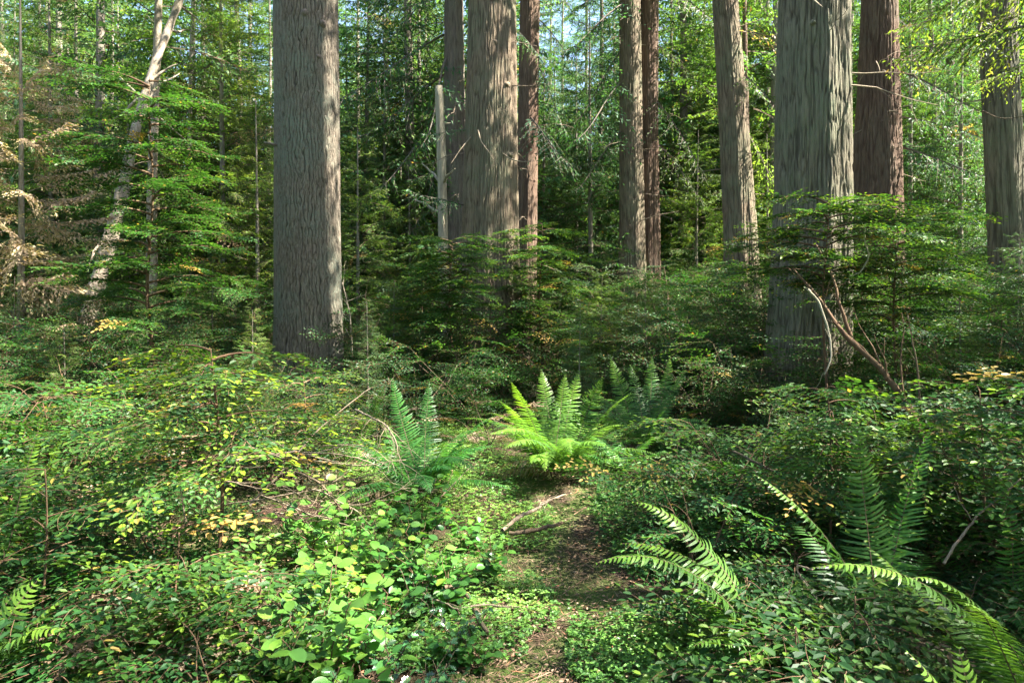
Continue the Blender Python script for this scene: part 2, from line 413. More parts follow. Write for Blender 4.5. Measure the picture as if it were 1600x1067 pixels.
def shrub_cloud(rng, H, R, sprays, nst=8, dens=1.0, leafscale=1.0, sl=1.0, flat=0.26):
    C = Cloud(); stems = []
    for i in range(nst):
        az = 2 * pi * (i + rng.uniform(-.35, .35)) / nst
        reach = R * rng.uniform(0.35, 0.85); hh = H * rng.uniform(0.5, 0.98)
        n = 9; t = np.linspace(0, 1, n)
        w = rng.normal(0, 0.05 * H, 2)
        P = np.stack([cos(az) * reach * t ** 1.5 + w[0] * np.sin(t * 5), sin(az) * reach * t ** 1.5 + w[1] * np.sin(t * 4 + 1), hh * t], 1)
        P[:, :2] += rng.normal(0, 0.03, 2)
        stems.append((P, np.linspace(0.005 + 0.0045 * H, 0.002, n)))
        nb = max(3, int(4.6 * hh * dens + 2))
        for u in np.linspace(0.28, 1.0, nb):
            u = min(1, u + rng.uniform(-.03, .03))
            p = np.array([np.interp(u, t, P[:, k]) for k in range(3)])
            ba = az + rng.normal(0, 1.1) if u < 0.97 else az
            bl = (0.16 + 0.20 * H) * rng.uniform(0.6, 1.2) * (1.1 - 0.45 * u)
            bd = unit(np.array([cos(ba), sin(ba), rng.uniform(0.05, 0.55) + 0.3 * u]))
            m = 5; v = np.linspace(0, 1, m)
            B = p + bd * (v[:, None] * bl); B[:, 2] -= 0.25 * bl * v ** 2
            C.seg(B[:-1], B[1:], 0.0035 * (1 - v[:-1] * 0.6), 0.003 * (1 - v[1:] * 0.6))
            ns = max(2, int(bl / 0.085))
            for q, w_ in enumerate(np.linspace(0.25, 1, ns)):
                o = np.array([np.interp(w_, v, B[:, k]) for k in range(3)])
                sa = ba + (0 if q == ns - 1 else (1 if q % 2 else -1) * rng.uniform(0.5, 1.1))
                d = np.array([cos(sa), sin(sa), rng.normal(0.18, flat * 0.9)])
                S = sprays[rng.integers(len(sprays))]
                k = sl * rng.uniform(0.7, 1.15)
                hi = np.clip((o[2] / H) * 1.5 - 0.25, 0.1, 1)
                C.put(S, frame(d, roll=rng.normal(0, flat)), o, k, 1, hi * (1.3 if rng.random() < .4 else .5), leafscale)
    return C, stems

def cloud_leaves_mesh(name, C, T, aspect, mats, rng, twigs=True, twmin=0.0):
    C.fin(); g = Geo()
    P, X, N, L, age, spr = C.lf[0]
    rnd = np.clip(0.62 * spr + 0.36 * rng.random(len(P)) + 0.35 * (spr > .985), 0, 1)
    rnd = np.where(rng.random(len(P)) < 0.006, 1.0, rnd)
    g.leaves(T, P, X, N, L, L * aspect, rnd, np.clip(age, 0, 1))
    if twigs and C.sg:
        A, B, ra, rb = C.sg[0]; g.segs(A, B, ra, rb, mat=1)
    return g.mesh(name, mats)

def stems_mesh(name, stems, mat, sides=6):
    g = Geo()
    for P, r in stems: g.tube(P, r, sides)
    return g.mesh(name, mat, True)

rngS = np.random.default_rng(5)
SPR_HI = [huck_spray(rngS, 0.33) for _ in range(6)]
SPR_NEAR = [huck_spray(rngS, 0.36, 0.050, 0.031) for _ in range(6)]
SPR_LO = [huck_spray(rngS, 0.38, 0.044, 0.028) for _ in range(5)]

# shrub variants: (height, hi detail)
SHRUB = {}
for H, R, n, dens in ((0.5, 0.42, 7, 1.0), (0.95, 0.62, 8, 1.0), (1.5, 0.85, 9, 1.0), (2.1, 1.1, 9, 0.8)):
    for v in range(2):
        rr = np.random.default_rng(int(H * 100) + v)
        C, st = shrub_cloud(rr, H, R, SPR_HI, n, dens)
        SHRUB.setdefault(('hi', H), []).append((cloud_leaves_mesh('huckleberry_foliage', C, T_OVAL, 0.56, [M['huck'], M['redtwig']], rr), stems_mesh('huckleberry_stems', st, M['redtwig'])))
for H, R, n, dens in ((0.45, 0.42, 6, .8), (0.85, 0.58, 7, .85), (1.25, 0.78, 8, .85)):
    for v in range(3):
        rr = np.random.default_rng(int(H * 100) + 20 + v)
        C, st = shrub_cloud(rr, H, R, SPR_NEAR, n, dens)
        SHRUB.setdefault(('near', H), []).append((cloud_leaves_mesh('huckleberry_foliage', C, T_OVAL, 0.52, [M['huck'], M['redtwig']], rr), stems_mesh('huckleberry_stems', st, M['redtwig'])))
for H, R, n, dens in ((0.95, 0.7, 8, 0.7), (1.5, 0.95, 8, 0.7), (2.1, 1.2, 9, 0.6), (3.0, 1.5, 10, 0.5)):
    for v in range(3):
        rr = np.random.default_rng(int(H * 100) + 50 + v)
        C, st = shrub_cloud(rr, H, R, SPR_LO, n, dens, sl=1.15)
        SHRUB.setdefault(('lo', H), []).append((cloud_leaves_mesh('huckleberry_foliage', C, T_FOLD, 0.58, [M['huck'], M['redtwig']], rr), stems_mesh('huckleberry_stems', st, M['twig'], 5)))

AUTO = []     # (object, kind phrase, px, D, height) for plants whose label is written at the end
def px_of(x, y): return 800 + F * x / y

def put_shrub(px, top, D, newg=0.4, hue=0.5, hi=None, name='huckleberry_shrub', group='evergreen huckleberry shrubs of the understory', label=None, wide=1.0):
    x = (px - 800) / F * D; z0 = float(gz(x, D)); H = EYE + (HZ - top) / F * D - z0
    H = max(0.3, H)
    q = 'near' if D < 5.0 else 'hi' if (hi if hi is not None else D < 6.6) else 'lo'
    hs = sorted(h for (k, h) in SHRUB if k == q)
    h0 = min(hs, key=lambda h: abs(math.log(H / h)))
    fm, sm = random.choice(SHRUB[(q, h0)])
    s = H / h0
    k = (s * wide * random.uniform(0.92, 1.1)) if s < 1.3 else s * wide * 0.85
    t = thing(name, (x, D, z0 - 0.02), label, 'huckleberry bush', group, random.uniform(0, 6.28), (k, k, s))
    f = link('foliage', fm, t); f.color = (newg, hue, 0, 1)
    st = link('stems', sm, t)
    if not label: AUTO.append((t, ('yellow tipped ' if newg > 0.75 else 'dark green ' if newg < 0.35 else '') + ('huckleberry bush' if H > 0.7 else 'low huckleberry'), px, D, H))
    return t

# ------------------------------------------------------------------ big trunks with modelled bark
def trunk_mesh(name, rows, D, style, mat, seed, top=9.0, nu=240, dz=0.035, full=24.0, flare=0.35, base_off=(0, 0)):
    """rows: (photo row, centre column, width in pixels) at distance D"""
    zz = np.array([EYE + (HZ - r[0]) / F * D for r in rows]); xx = np.array([(r[1] - 800) / F * D for r in rows]); rr = np.array([r[2] / 2 / F * D for r in rows])
    o = np.argsort(zz); zz, xx, rr = zz[o], xx[o], rr[o]
    x0 = xx[0] - (xx[1] - xx[0]) / (zz[1] - zz[0]) * zz[0] if len(zz) > 1 else xx[0]
    x0 = float(np.clip(x0, xx[0] - 0.25, xx[0] + 0.25)); z0 = float(gz(x0, D))
    sl = (xx[-1] - xx[-2]) / (zz[-1] - zz[-2]) if len(zz) > 1 else 0
    z = np.concatenate([np.arange(-0.3, top, dz), np.arange(top, full, 0.5)])
    wz = z + z0
    cx = np.interp(wz, zz, xx); cx = np.where(wz > zz[-1], xx[-1] + sl * 0.5 * (wz - zz[-1]), cx)
    cx = np.where(wz < zz[0], xx[0] + (x0 - xx[0]) * (zz[0] - wz) / max(zz[0] - z0, .1), cx) - x0
    r = np.interp(wz, zz, rr); r = np.where(wz > zz[-1], rr[-1] * np.clip(1 - 0.75 * (wz - zz[-1]) / (full - zz[-1] + z0), 0.1, 1), r)
    u = np.arange(nu) / nu
    U, Z = np.meshgrid(u, z); Rr = np.repeat(r[:, None], nu, 1)
    circ = 2 * pi * rr[0]
    fl = flare * np.exp(-np.clip(Z, 0, None) / 0.45)
    lobes = int(5 + seed % 3)
    buttress = 0.5 + 0.5 * np.cos(2 * pi * (U * lobes + 0.25 * vnoise(U * 4, Z * 0.5, 4, seed)))
    Rr = Rr * (1 + fl * (0.35 + 0.9 * buttress))
    if style == 'fir':
        N = int(circ / 0.055)
        w = 0.9 * (vnoise(U * 22, Z * 3.2, 22, seed + 1) - 0.5) + 1.0 * (vnoise(U * 60, Z * 9, 60, seed + 8) - 0.5)
        n1 = np.abs(np.sin(pi * (U * N + w)))
        n5 = np.abs(np.sin(pi * (U * int(N * 0.7) - 1.6 * w + 2 * vnoise(U * 9, Z * 1.7, 9, seed + 9))))
        n2 = vnoise(U * N * 4, Z * 16, N * 4, seed + 3) - 0.5
        dm = 0.35 + 0.65 * vnoise(U * N, Z * 5, N, seed + 6)
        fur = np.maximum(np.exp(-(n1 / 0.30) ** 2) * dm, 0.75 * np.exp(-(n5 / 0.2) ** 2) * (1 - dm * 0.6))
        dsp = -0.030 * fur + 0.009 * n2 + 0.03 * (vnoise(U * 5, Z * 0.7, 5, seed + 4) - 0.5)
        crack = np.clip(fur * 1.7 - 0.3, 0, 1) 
    else:
        N = int(circ / (0.025))
        w = 1.6 * (vnoise(U * 9, Z * 0.8, 9, seed + 1) - 0.5)
        n1 = vnoise(U * N + w * 2, Z * 2.6 + w, N, seed + 2) - 0.5
        n2 = vnoise(U * N * 2 + w * 4, Z * 8, N * 2, seed + 3) - 0.5
        n3 = vnoise(U * int(N / 3) + w * 1.5, Z * 1.1, int(N / 3), seed + 5) - 0.5
        fur = np.exp(-(n1 / 0.12) ** 2)
        dsp = -0.014 * fur + 0.012 * n2 - 0.012 * np.exp(-(n3 / 0.05) ** 2)
        lob = 0.5 + 0.5 * np.cos(2 * pi * (U * (lobes + 2) + 0.6 * vnoise(U * 3, Z * 0.25, 3, seed + 7)))
        dsp = dsp + Rr * 0.10 * (lob - 0.5) * np.clip(1.35 - Z * 0.16, 0.3, 1)
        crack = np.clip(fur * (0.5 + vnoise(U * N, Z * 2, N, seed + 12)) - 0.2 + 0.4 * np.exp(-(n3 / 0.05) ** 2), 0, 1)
    k = np.clip(rr[0] / 0.4, 0.35, 1.1)
    Rr = Rr + dsp * (k if style != 'fir' else 1)
    a = U * 2 * pi
    V = np.stack([cx[:, None] + Rr * np.cos(a), Rr * np.sin(a), np.repeat(z[:, None], nu, 1)], -1).reshape(-1, 3)
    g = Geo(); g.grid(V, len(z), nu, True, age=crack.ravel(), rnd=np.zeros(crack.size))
    top_v = g._add(np.array([[cx[-1], 0, z[-1] + 0.3]]), np.zeros(1), np.zeros(1)); l = (len(z) - 1) * nu; j = np.arange(nu)
    g.F[3].append(np.stack([l + j, l + (j + 1) % nu, np.full(nu, top_v)], -1)); g.M[3].append(np.zeros(nu, int))
    return g.mesh(name, mat, True), (x0, D, z0), (cx, z, r)

# crowns ------------------------------------------------------------
rngB = np.random.default_rng(21)
BR_HEM = [conifer_branch(rngB, 'hemlock') for _ in range(4)]
BR_CED = [conifer_branch(rngB, 'cedar') for _ in range(4)]
BR_FAR = [conifer_branch(rngB, 'cedar', 0.09, 0.05, 0.085) for _ in range(3)]
BR_FINE = [conifer_branch(rngB, 'cedar', 0.034, 0.017, 0.026) for _ in range(3)]

def crown_cloud(rng, z0, z1, r0, r1, n, brs, lk=1.0, rise=0.15, inner=0.1):
    C = Cloud()
    for i in range(n):
        u = (i + rng.random()) / n
        z = z0 + (z1 - z0) * u
        L = (r0 + (r1 - r0) * u) * rng.uniform(0.6, 1.2)
        az = i * 2.4 + rng.normal(0, 0.4)
        d = np.array([cos(az), sin(az), rise + rng.normal(0, 0.22)])
        o = np.array([cos(az) * inner, sin(az) * inner, z])
        C.put(brs[rng.integers(len(brs))], frame(d, roll=rng.normal(0, 0.45)), o, L, L * 0.8, 1, L * lk)
    return C

def simple_trunk(rng, H, r, nu=14, lean=0.15, dead=0, dz=0.3, zdead=(1.0, 6.0)):
    z = np.arange(-0.2, H, dz); n = len(z)
    wx = rng.normal(0, 1, 2) * 0.02; ph = rng.random(2) * 6
    cx = lean * rng.normal(0, .25) * z * 0.1 + wx[0] * np.sin(z * 0.5 + ph[0]) * 2; cy = wx[1] * np.sin(z * 0.4 + ph[1]) * 2
    rad = r * np.clip(1 - 0.9 * z / H, 0.06, 1) * (1 + 0.5 * np.exp(-np.clip(z, 0, None) / 0.3))
    P = np.stack([cx, cy, z], 1); P[:, :2] -= P[0, :2]
    u = np.arange(nu) / nu * 2 * pi
    RR = rad[:, None] * (1 + 0.10 * (vnoise(np.arange(nu)[None, :] * 1.0 + 0 * z[:, None], z[:, None] * 0.8 + 0 * u[None, :], nu, int(r * 1000)) - 0.5))
    V = np.stack([P[:, 0:1] + RR * np.cos(u), P[:, 1:2] + RR * np.sin(u), np.repeat(z[:, None], nu, 1)], -1).reshape(-1, 3)
    g = Geo(); g.grid(V, n, nu, True)
    return g, P, rad

def dead_twigs(g, rng, n, zlo, zhi, lmin, lmax, P=None, z=None, r0=0.008, mat=0):
    for i in range(n):
        h = rng.uniform(zlo, zhi); az = rng.random() * 2 * pi; L = rng.uniform(lmin, lmax)
        t = np.linspace(0, 1, 7)
        o = np.array([np.interp(h, z, P[:, 0]), np.interp(h, z, P[:, 1]), h]) if P is not None else np.array([0, 0, h])
        d = np.array([cos(az), sin(az), rng.uniform(-0.2, 0.35)])
        Q = o + d * L * t[:, None]; Q[:, 2] -= rng.uniform(0.05, 0.4) * L * t ** 2
        Q += np.cumsum(rng.normal(0, 0.025 * L, (7, 3)), 0) * (t[:, None] > 0)
        g.tube(Q, r0 * (L / 1.2) * (1 - 0.85 * t) + 0.0015, 4, mat)
        for k in range(rng.integers(1, 5)):
            u = rng.integers(2, 6); d2 = d + rng.normal(0, 0.7, 3); d2[2] -= 0.3
            l2 = L * rng.uniform(0.15, 0.4); tt = np.linspace(0, 1, 4)
            Q2 = Q[u] + unit(d2) * l2 * tt[:, None]; Q2[:, 2] -= 0.3 * l2 * tt ** 2
            g.tube(Q2, 0.004 * (1 - 0.8 * tt) + 0.001, 3, mat)

def foliage_mesh(C, mat, tw, rng, aspect=0.40): return cloud_leaves_mesh('conifer_foliage', C, T_NEEDLE, aspect, [mat, tw], rng)

# high crowns for the big trees (start above the frame), shared by copies
HIGH = []
for v in range(3):
    rr = np.random.default_rng(300 + v)
    C = crown_cloud(rr, 9.2, 23, 3.3, 1.0, 46, BR_FAR, .85)
    HIGH.append(foliage_mesh(C, M['cedarleaf'], M['darkbark'], rr, 0.42))

LAND = []     # landmarks (phrase, px, D)
def big_tree(name, rows, D, style, mat, seed, label, phrase, crown=0, nu=240, dz=0.035, top=None, dead=10, **kw):
    top = top or (EYE + 520 / F * D + 0.4)
    me, loc, (cx, z, r) = trunk_mesh(name + '_trunk', rows, D, style, mat, seed, top, nu, dz, **kw)
    t = thing(name, loc, label, 'tree')
    link('trunk', me, t)
    LAND.append((phrase, px_of(loc[0], D), D))
    if crown is not None:
        c = link('crown', HIGH[crown % 3], t); c.rotation_euler = (0, 0, random.uniform(0, 6)); c.location = (cx[-1] * 0.5, 0, 0); c.color = (0.3, 0.5, 0, 1)
    if dead:
        g = Geo(); rr = np.random.default_rng(seed + 77)
        P = np.stack([cx, 0 * cx, z], 1)
        dead_twigs(g, rr, dead, 2.0, min(top, 9), 0.5, 1.4, P, z, 0.011)
        link('dead_branches', g.mesh('dead_branches', M['paletwig']), t)['kind'] = 'stuff'
    return t, (cx, z, r)

def knot(g, c, r): 
    t = np.linspace(0, 1, 6)
    P = c + np.array([0, -1, 0.0]) * (t[:, None] - 0.35) * r * 1.6
    g.tube(P, r * np.array([1.5, 1.25, 1.05, 0.9, 0.7, 0.35]), 10)

fir, _f = big_tree('fir_tree', [(0, 478, 98), (250, 480, 100), (450, 481, 101), (560, 482, 104)], 10.0, 'fir', M['firbark'], 1,
    'massive straight grey fir trunk with deeply furrowed bark and a short broken stub', 'furrowed grey fir', 0, nu=420, dz=0.018, dead=0, flare=0.22)
# stub, and the knots on the fir
def stub(parent, px, py, D, r_tr, dx, L, rad, mat):
    w = at(px, py, D); b = np.array(parent.location); p = w - b; p[0] = (px - 479) / F * D; p[1] = -r_tr
    t = np.linspace(0, 1, 6)[:, None]
    g = Geo(); g.tube(p + np.array([dx, -0.35, 0.06]) * L * t + np.array([0, 0.08, 0]) * (1 - t), rad * (1 - 0.35 * t[:, 0]), 9)
    return link('branch_stub', g.mesh('stub', mat, True), parent)
stub(fir, 447, 226, 9.65, 0.34, -1.0, 0.22, 0.024, M['darkbark'])
for (x_, y_, s_) in ((460, 283, .035), (487, 20, .06), (510, 32, .045), (505, 85, .03), (470, 96, .025), (505, 140, .022)):
    w = at(x_, y_, 9.55) - np.array(fir.location); w[0] = (x_ - 479) / F * 9.6; rr_ = 0.45
    w[1] = -math.sqrt(max(0.02, rr_ ** 2 - w[0] ** 2)) + 0.015
    g = Geo(); knot(g, w, s_); link('knot', g.mesh('knot', M['darkbark'], True), fir)

midced, _ = big_tree('cedar_tree', [(0, 769, 74), (200, 767, 81), (350, 765, 87), (500, 768, 92), (590, 775, 100)], 11.5, 'cedar', M['cedarbark'], 4,
    'wide stringy barked cedar trunk in the middle, sunlit along its right edge', 'wide middle cedar', 1, nu=360, dz=0.025)
bigced, _ = big_tree('cedar_tree', [(0, 1273, 104), (200, 1271, 110), (300, 1271, 112), (450, 1267, 117), (560, 1263, 121)], 8.5, 'cedar', M['greybark'], 5,
    'thickest grey green cedar trunk with long vertical ridges behind the arching huckleberry', 'thick ridged cedar', 2, nu=420, dz=0.02, flare=.16)

redced, _ = big_tree('cedar_tree', [(0, 1374, 52), (150, 1373, 60), (300, 1369, 72), (400, 1367, 82)], 12.0, 'cedar', M['redbark'], 6,
    'reddish brown cedar trunk widening towards its foot, right of the thickest trunk', 'reddish cedar', 0, nu=260, dz=0.03)
e_t, _ = big_tree('cedar_tree', [(0, 1133, 38), (200, 1147, 44), (370, 1157, 50), (450, 1160, 54)], 13.0, 'cedar', M['cedarbark'], 7,
    'pale cedar trunk leaning slightly left with dappled sun on its bark', 'leaning pale cedar', 1, nu=220, dz=0.035)
h_t, _ = big_tree('cedar_tree', [(0, 1557, 50), (200, 1567, 51), (400, 1577, 54)], 9.0, 'cedar', M['greybark'], 8,
    'smooth dark grey trunk at the right edge leaning a little left', 'dark trunk at the right edge', 2, nu=240, dz=0.03, dead=4, flare=.25)
t1, _ = big_tree('cedar_tree', [(0, 984, 33), (200, 986, 36), (430, 988, 42)], 16.0, 'cedar', M['cedarbark'], 9,
    'brown cedar trunk, left one of the close pair', 'paired brown cedars', 0, nu=180, dz=0.045)
t2, _ = big_tree('cedar_tree', [(0, 1013, 32), (200, 1012, 32), (400, 1014, 36)], 16.3, 'cedar', M['redbark'], 10,
    'rough brown cedar trunk, right one of the close pair', 'paired brown cedars', None, nu=180, dz=0.045, dead=14)
t3, _ = big_tree('conifer_tree', [(0, 828, 31), (200, 825, 32), (370, 823, 33)], 15.0, 'cedar', M['redbark'], 11,
    'narrow red brown trunk just right of the middle cedar, half sunlit', 'narrow red brown trunk', 1, nu=160, dz=0.045)
t4, _ = big_tree('conifer_tree', [(0, 709, 30), (200, 711, 33), (400, 713, 36)], 15.5, 'cedar', M['darkbark'], 12,
    'dark shaded trunk just left of the middle cedar with long drooping boughs', 'dark shaded trunk', 2, nu=160, dz=0.045)

def part_twig(parent, pts, D, dpt, rad, mat='paletwig'):
    b = np.array(parent.location); P = np.array([at(px, py, D) - b for px, py in pts]); P[:, 1] = np.linspace(dpt, dpt - .35, len(P))
    n = 14; s_ = np.linspace(0, len(P) - 1, n); Q = np.stack([np.interp(s_, np.arange(len(P)), P[:, i]) for i in range(3)], 1)
    for _ in range(2): Q[1:-1] = (Q[:-2] + 2 * Q[1:-1] + Q[2:]) / 4
    g = Geo(); g.tube(Q, np.linspace(rad, rad * .3, n), 7); link('dead_branch', g.mesh('dead_branch', M[mat], True), parent)
def part_knots(parent, lst, D, cpx, rr_, mat):
    for (x_, y_, s_) in lst:
        w = at(x_, y_, D) - np.array(parent.location); w[0] = (x_ - cpx) / F * D; w[1] = -math.sqrt(max(.01, rr_ ** 2 - w[0] ** 2)) + .04
        g = Geo(); knot(g, w, s_); link('knot', g.mesh('knot', M[mat], True), parent)
part_knots(midced, [(765, 65, .05), (783, 130, .045), (747, 200, .06), (787, 240, .05), (775, 320, .035)], 11.1, 768, .40, 'cedarbark')
part_twig(midced, [(747, 204), (752, 225), (766, 245), (779, 268)], 11.1, -.42, .012)
part_twig(midced, [(786, 240), (800, 252), (818, 258), (834, 258)], 11.1, -.38, .014)
part_twig(midced, [(735, 212), (720, 235), (706, 262)], 11.1, -.3, .012)
part_twig(midced, [(800, 128), (822, 134), (845, 138)], 11.1, -.2, .011)
part_knots(bigced, [(1262, 34, .03), (1300, 130, .025)], 8.1, 1271, .42, 'greybark')
part_twig(bigced, [(1259, -8), (1261, 15), (1262, 34)], 8.1, -.44, .016)
part_knots(redced, [(1385, 100, .05), (1372, 190, .04)], 11.7, 1372, .33, 'redbark')
part_twig(redced, [(1366, 98), (1362, 112), (1355, 125)], 11.7, -.36, .010)
part_knots(h_t, [(1556, 40, .03), (1570, 130, .03), (1565, 245, .03), (1577, 330, .025)], 8.8, 1565, .2, 'greybark')
part_twig(h_t, [(1532, 175), (1550, 192), (1575, 192), (1598, 178)], 8.8, -.24, .008, 'twig')
# thin background poles with their own crowns higher up
def thin_tree(px0, px1, w, D, mat, label, seed, H=18, crown0=None, brs=None, fol='hemleaf', n=22, name='conifer_tree', nd_=12, col=(0.4, 0.5)):
    """px0: column at the top of the frame, px1: column at eye level"""
    rr = np.random.default_rng(seed)
    x1 = (px1 - 800) / F * D; xt = (px0 - 800) / F * D
    z0 = float(gz(x1, D)); zt = EYE + HZ / F * D
    z = np.arange(-0.2, H, 0.22); r = w / 2 / F * D
    sx = (xt - x1) / (zt - EYE)
    P = np.stack([sx * z + 0.03 * np.sin(z * .7 + seed), 0.03 * np.sin(z * .6 + seed * 2), z], 1)
    rad = r * np.clip(1.08 - 0.95 * z / H, 0.08, 2) * (1 + 0.4 * np.exp(-np.clip(z, 0, None) / .3)) * (1 + 0.05 * np.sin(z * 5 + seed))
    t = thing(name, (x1, D, z0), label, 'tree'); g = Geo(); g.tube(P, rad, 12); link('trunk', g.mesh('trunk', mat, True), t)
    g = Geo(); dead_twigs(g, rr, nd_, 1.5, min(H, 8), 0.4, 1.3, P, z, 0.008); link('dead_branches', g.mesh('dead', M['paletwig']), t)['kind'] = 'stuff'
    if crown0 is not None:
        C = crown_cloud(rr, crown0 * 0.75, H, 2.5, 0.5, int(n * 2.6), brs or BR_HEM, 1.2)
        for i in range(len(C.lf)): C.lf[i][0][:, 0] += sx * C.lf[i][0][:, 2]
        for i in range(len(C.sg)): C.sg[i][0][:, 0] += sx * C.sg[i][0][:, 2]; C.sg[i][1][:, 0] += sx * C.sg[i][1][:, 2]
        c = link('crown', foliage_mesh(C, M[fol], M['twig'], rr), t); c.color = (*col, 0, 1)
    return t
thin_tree(939, 936, 10, 22, M['darkbark'], 'slim straight pole of a tree behind the bluish cedar boughs, left of the pair', 1, 20, 6, BR_CED, 'cedarleaf', 30, col=(.1, .9))
thin_tree(1066, 1068, 14, 20, M['darkbark'], 'dark thin conifer trunk right of the close pair', 2, 20, 5, BR_HEM, n=30)
thin_tree(1050, 1045, 9, 23, M['darkbark'], 'thinnest dark pole between the pair and the leaning cedar', 3, 17, 6)
thin_tree(1456, 1462, 11, 17, M['darkbark'], 'thin dark trunk right of the reddish cedar', 4, 17, 5, BR_CED, 'cedarleaf')
thin_tree(1487, 1497, 17, 18, M['darkbark'], 'dark trunk in the gap between the reddish cedar and the right edge trunk', 5, 19, 6)
thin_tree(638, 642, 11, 18, M['farbark'], 'slim brown trunk half way between the fir and the middle cedar', 6, 17, 5, BR_CED, 'cedarleaf', 26)
thin_tree(300, 298, 10, 16, M['farbark'], 'slim pale brown trunk with hemlock boughs left of the fir', 7, 15, 3.2, BR_HEM, n=34, col=(.8, .2))
thin_tree(243, 236, 17, 14, M['alderbark'], 'pale patchy trunk at upper left beside the leaning one', 8, 16, 9, n=14)
thin_tree(372, 380, 12, 19, M['farbark'], 'slim trunk just left of the fir in the background', 9, 18, 4, n=28)
thin_tree(560, 556, 9, 21, M['farbark'], 'thin pole right of the fir far back', 10, 17, 5)
thin_tree(1165, 1178, 12, 16.5, M['redbark'], 'reddish pole tucked behind the leaning pale cedar', 13, 16, 8)
thin_tree(1210, 1205, 14, 19, M['farbark'], 'brown trunk left of the thickest trunk, half hidden behind it', 14, 18, 6)
thin_tree(880, 872, 8, 26, M['farbark'], 'slender far trunk in the bright gap right of the narrow red one', 15, 17, 5)
for i, (p_, D_, w_) in enumerate(((120, 20, 9), (180, 24, 9), (420, 26, 9), (600, 25, 8), (665, 28, 8), (1100, 26, 9), (1330, 24, 12), (1430, 25, 9), (1530, 22, 10), (1620, 15, 16), (60, 22, 10))):
    t = thin_tree(p_ + random.uniform(-6, 6), p_, w_, D_, M['farbark'], None, 30 + i, random.uniform(15, 20), random.uniform(3.5, 6), random.choice([BR_HEM, BR_CED]), n=22, nd_=5)
    AUTO.append((t, 'slim background conifer', p_, D_, 17))

# broken bleached snag left of the middle cedar
def curve_thing(name, label, cat, pts, rad, mat, sides=10, group=None, twigs=None, wig=0.0, seed=0):
    P = np.array([at(*q) for q in pts]); rr = np.random.default_rng(seed)
    n = max(8, len(P) * 6); s = np.linspace(0, len(P) - 1, n)
    # smooth interpolation
    Q = np.stack([np.interp(s, np.arange(len(P)), P[:, i]) for i in range(3)], 1)
    for _ in range(2): Q[1:-1] = (Q[:-2] + 2 * Q[1:-1] + Q[2:]) / 4
    if wig: Q[1:] += np.cumsum(rr.normal(0, wig, (n - 1, 3)), 0) * 0.5
    base = Q[0].copy()
    t = thing(name, base, label, cat, group)
    R_ = np.interp(np.linspace(0, 1, n), np.linspace(0, 1, len(rad)), rad)
    g = Geo(); g.tube(Q - base, R_ * (1 + 0.08 * rr.normal(0, 1, n)), sides)
    if twigs and twigs[0]:
        nt_, l0, l1, dn = twigs
        for k in range(nt_):
            i = rr.integers(int(n * .25), n - 1); tan = unit(Q[min(i + 1, n - 1)] - Q[i - 1])
            d = unit(tan * 0.9 + rr.normal(0, 0.8, 3) + np.array([0, 0, dn])); L = rr.uniform(l0, l1); tt = np.linspace(0, 1, 6)
            q = Q[i] - base + d * L * tt[:, None] + np.cumsum(rr.normal(0, L * 0.03, (6, 3)), 0); q[:, 2] += dn * 0.3 * L * tt ** 2
            g.tube(q, max(0.0018, R_[i] * 0.45) * (1 - 0.8 * tt), 4)
            for _k in range(rr.integers(0, 3)):
                j = rr.integers(2, 5); d2 = unit(d + rr.normal(0, .7, 3)); l2 = L * rr.uniform(.2, .5); t3_ = np.linspace(0, 1, 4)
                g.tube(q[j] + d2 * l2 * t3_[:, None], 0.0016 * (1 - .6 * t3_), 3)
    link('trunk' if cat in ('tree', 'dead tree') else 'limb', g.mesh('stem', mat, True), t)
    return t
curve_thing('snag', 'bleached broken snag with a snapped top, left of the middle cedar', 'dead tree',
    [(697, 620, 13), (694, 450, 13), (690, 250, 13), (686, 135, 13)], (0.11, 0.10, 0.09, 0.075), M['snagwood'], 14, twigs=(8, 0.2, 0.8, -0.1), seed=3)
curve_thing('leaning_tree', 'leaning white barked tree trunk at left, slanting up to the right', 'tree',
    [(118, 570, 11.5), (150, 450, 11.8), (185, 330, 12.2), (212, 200, 12.6), (238, 110, 13), (285, -10, 13.4), (330, -160, 14)], (0.15, 0.13, 0.10, 0.08, 0.07, 0.06), M['alderbark'], 14, twigs=(16, 0.4, 1.1, -0.2), seed=4)

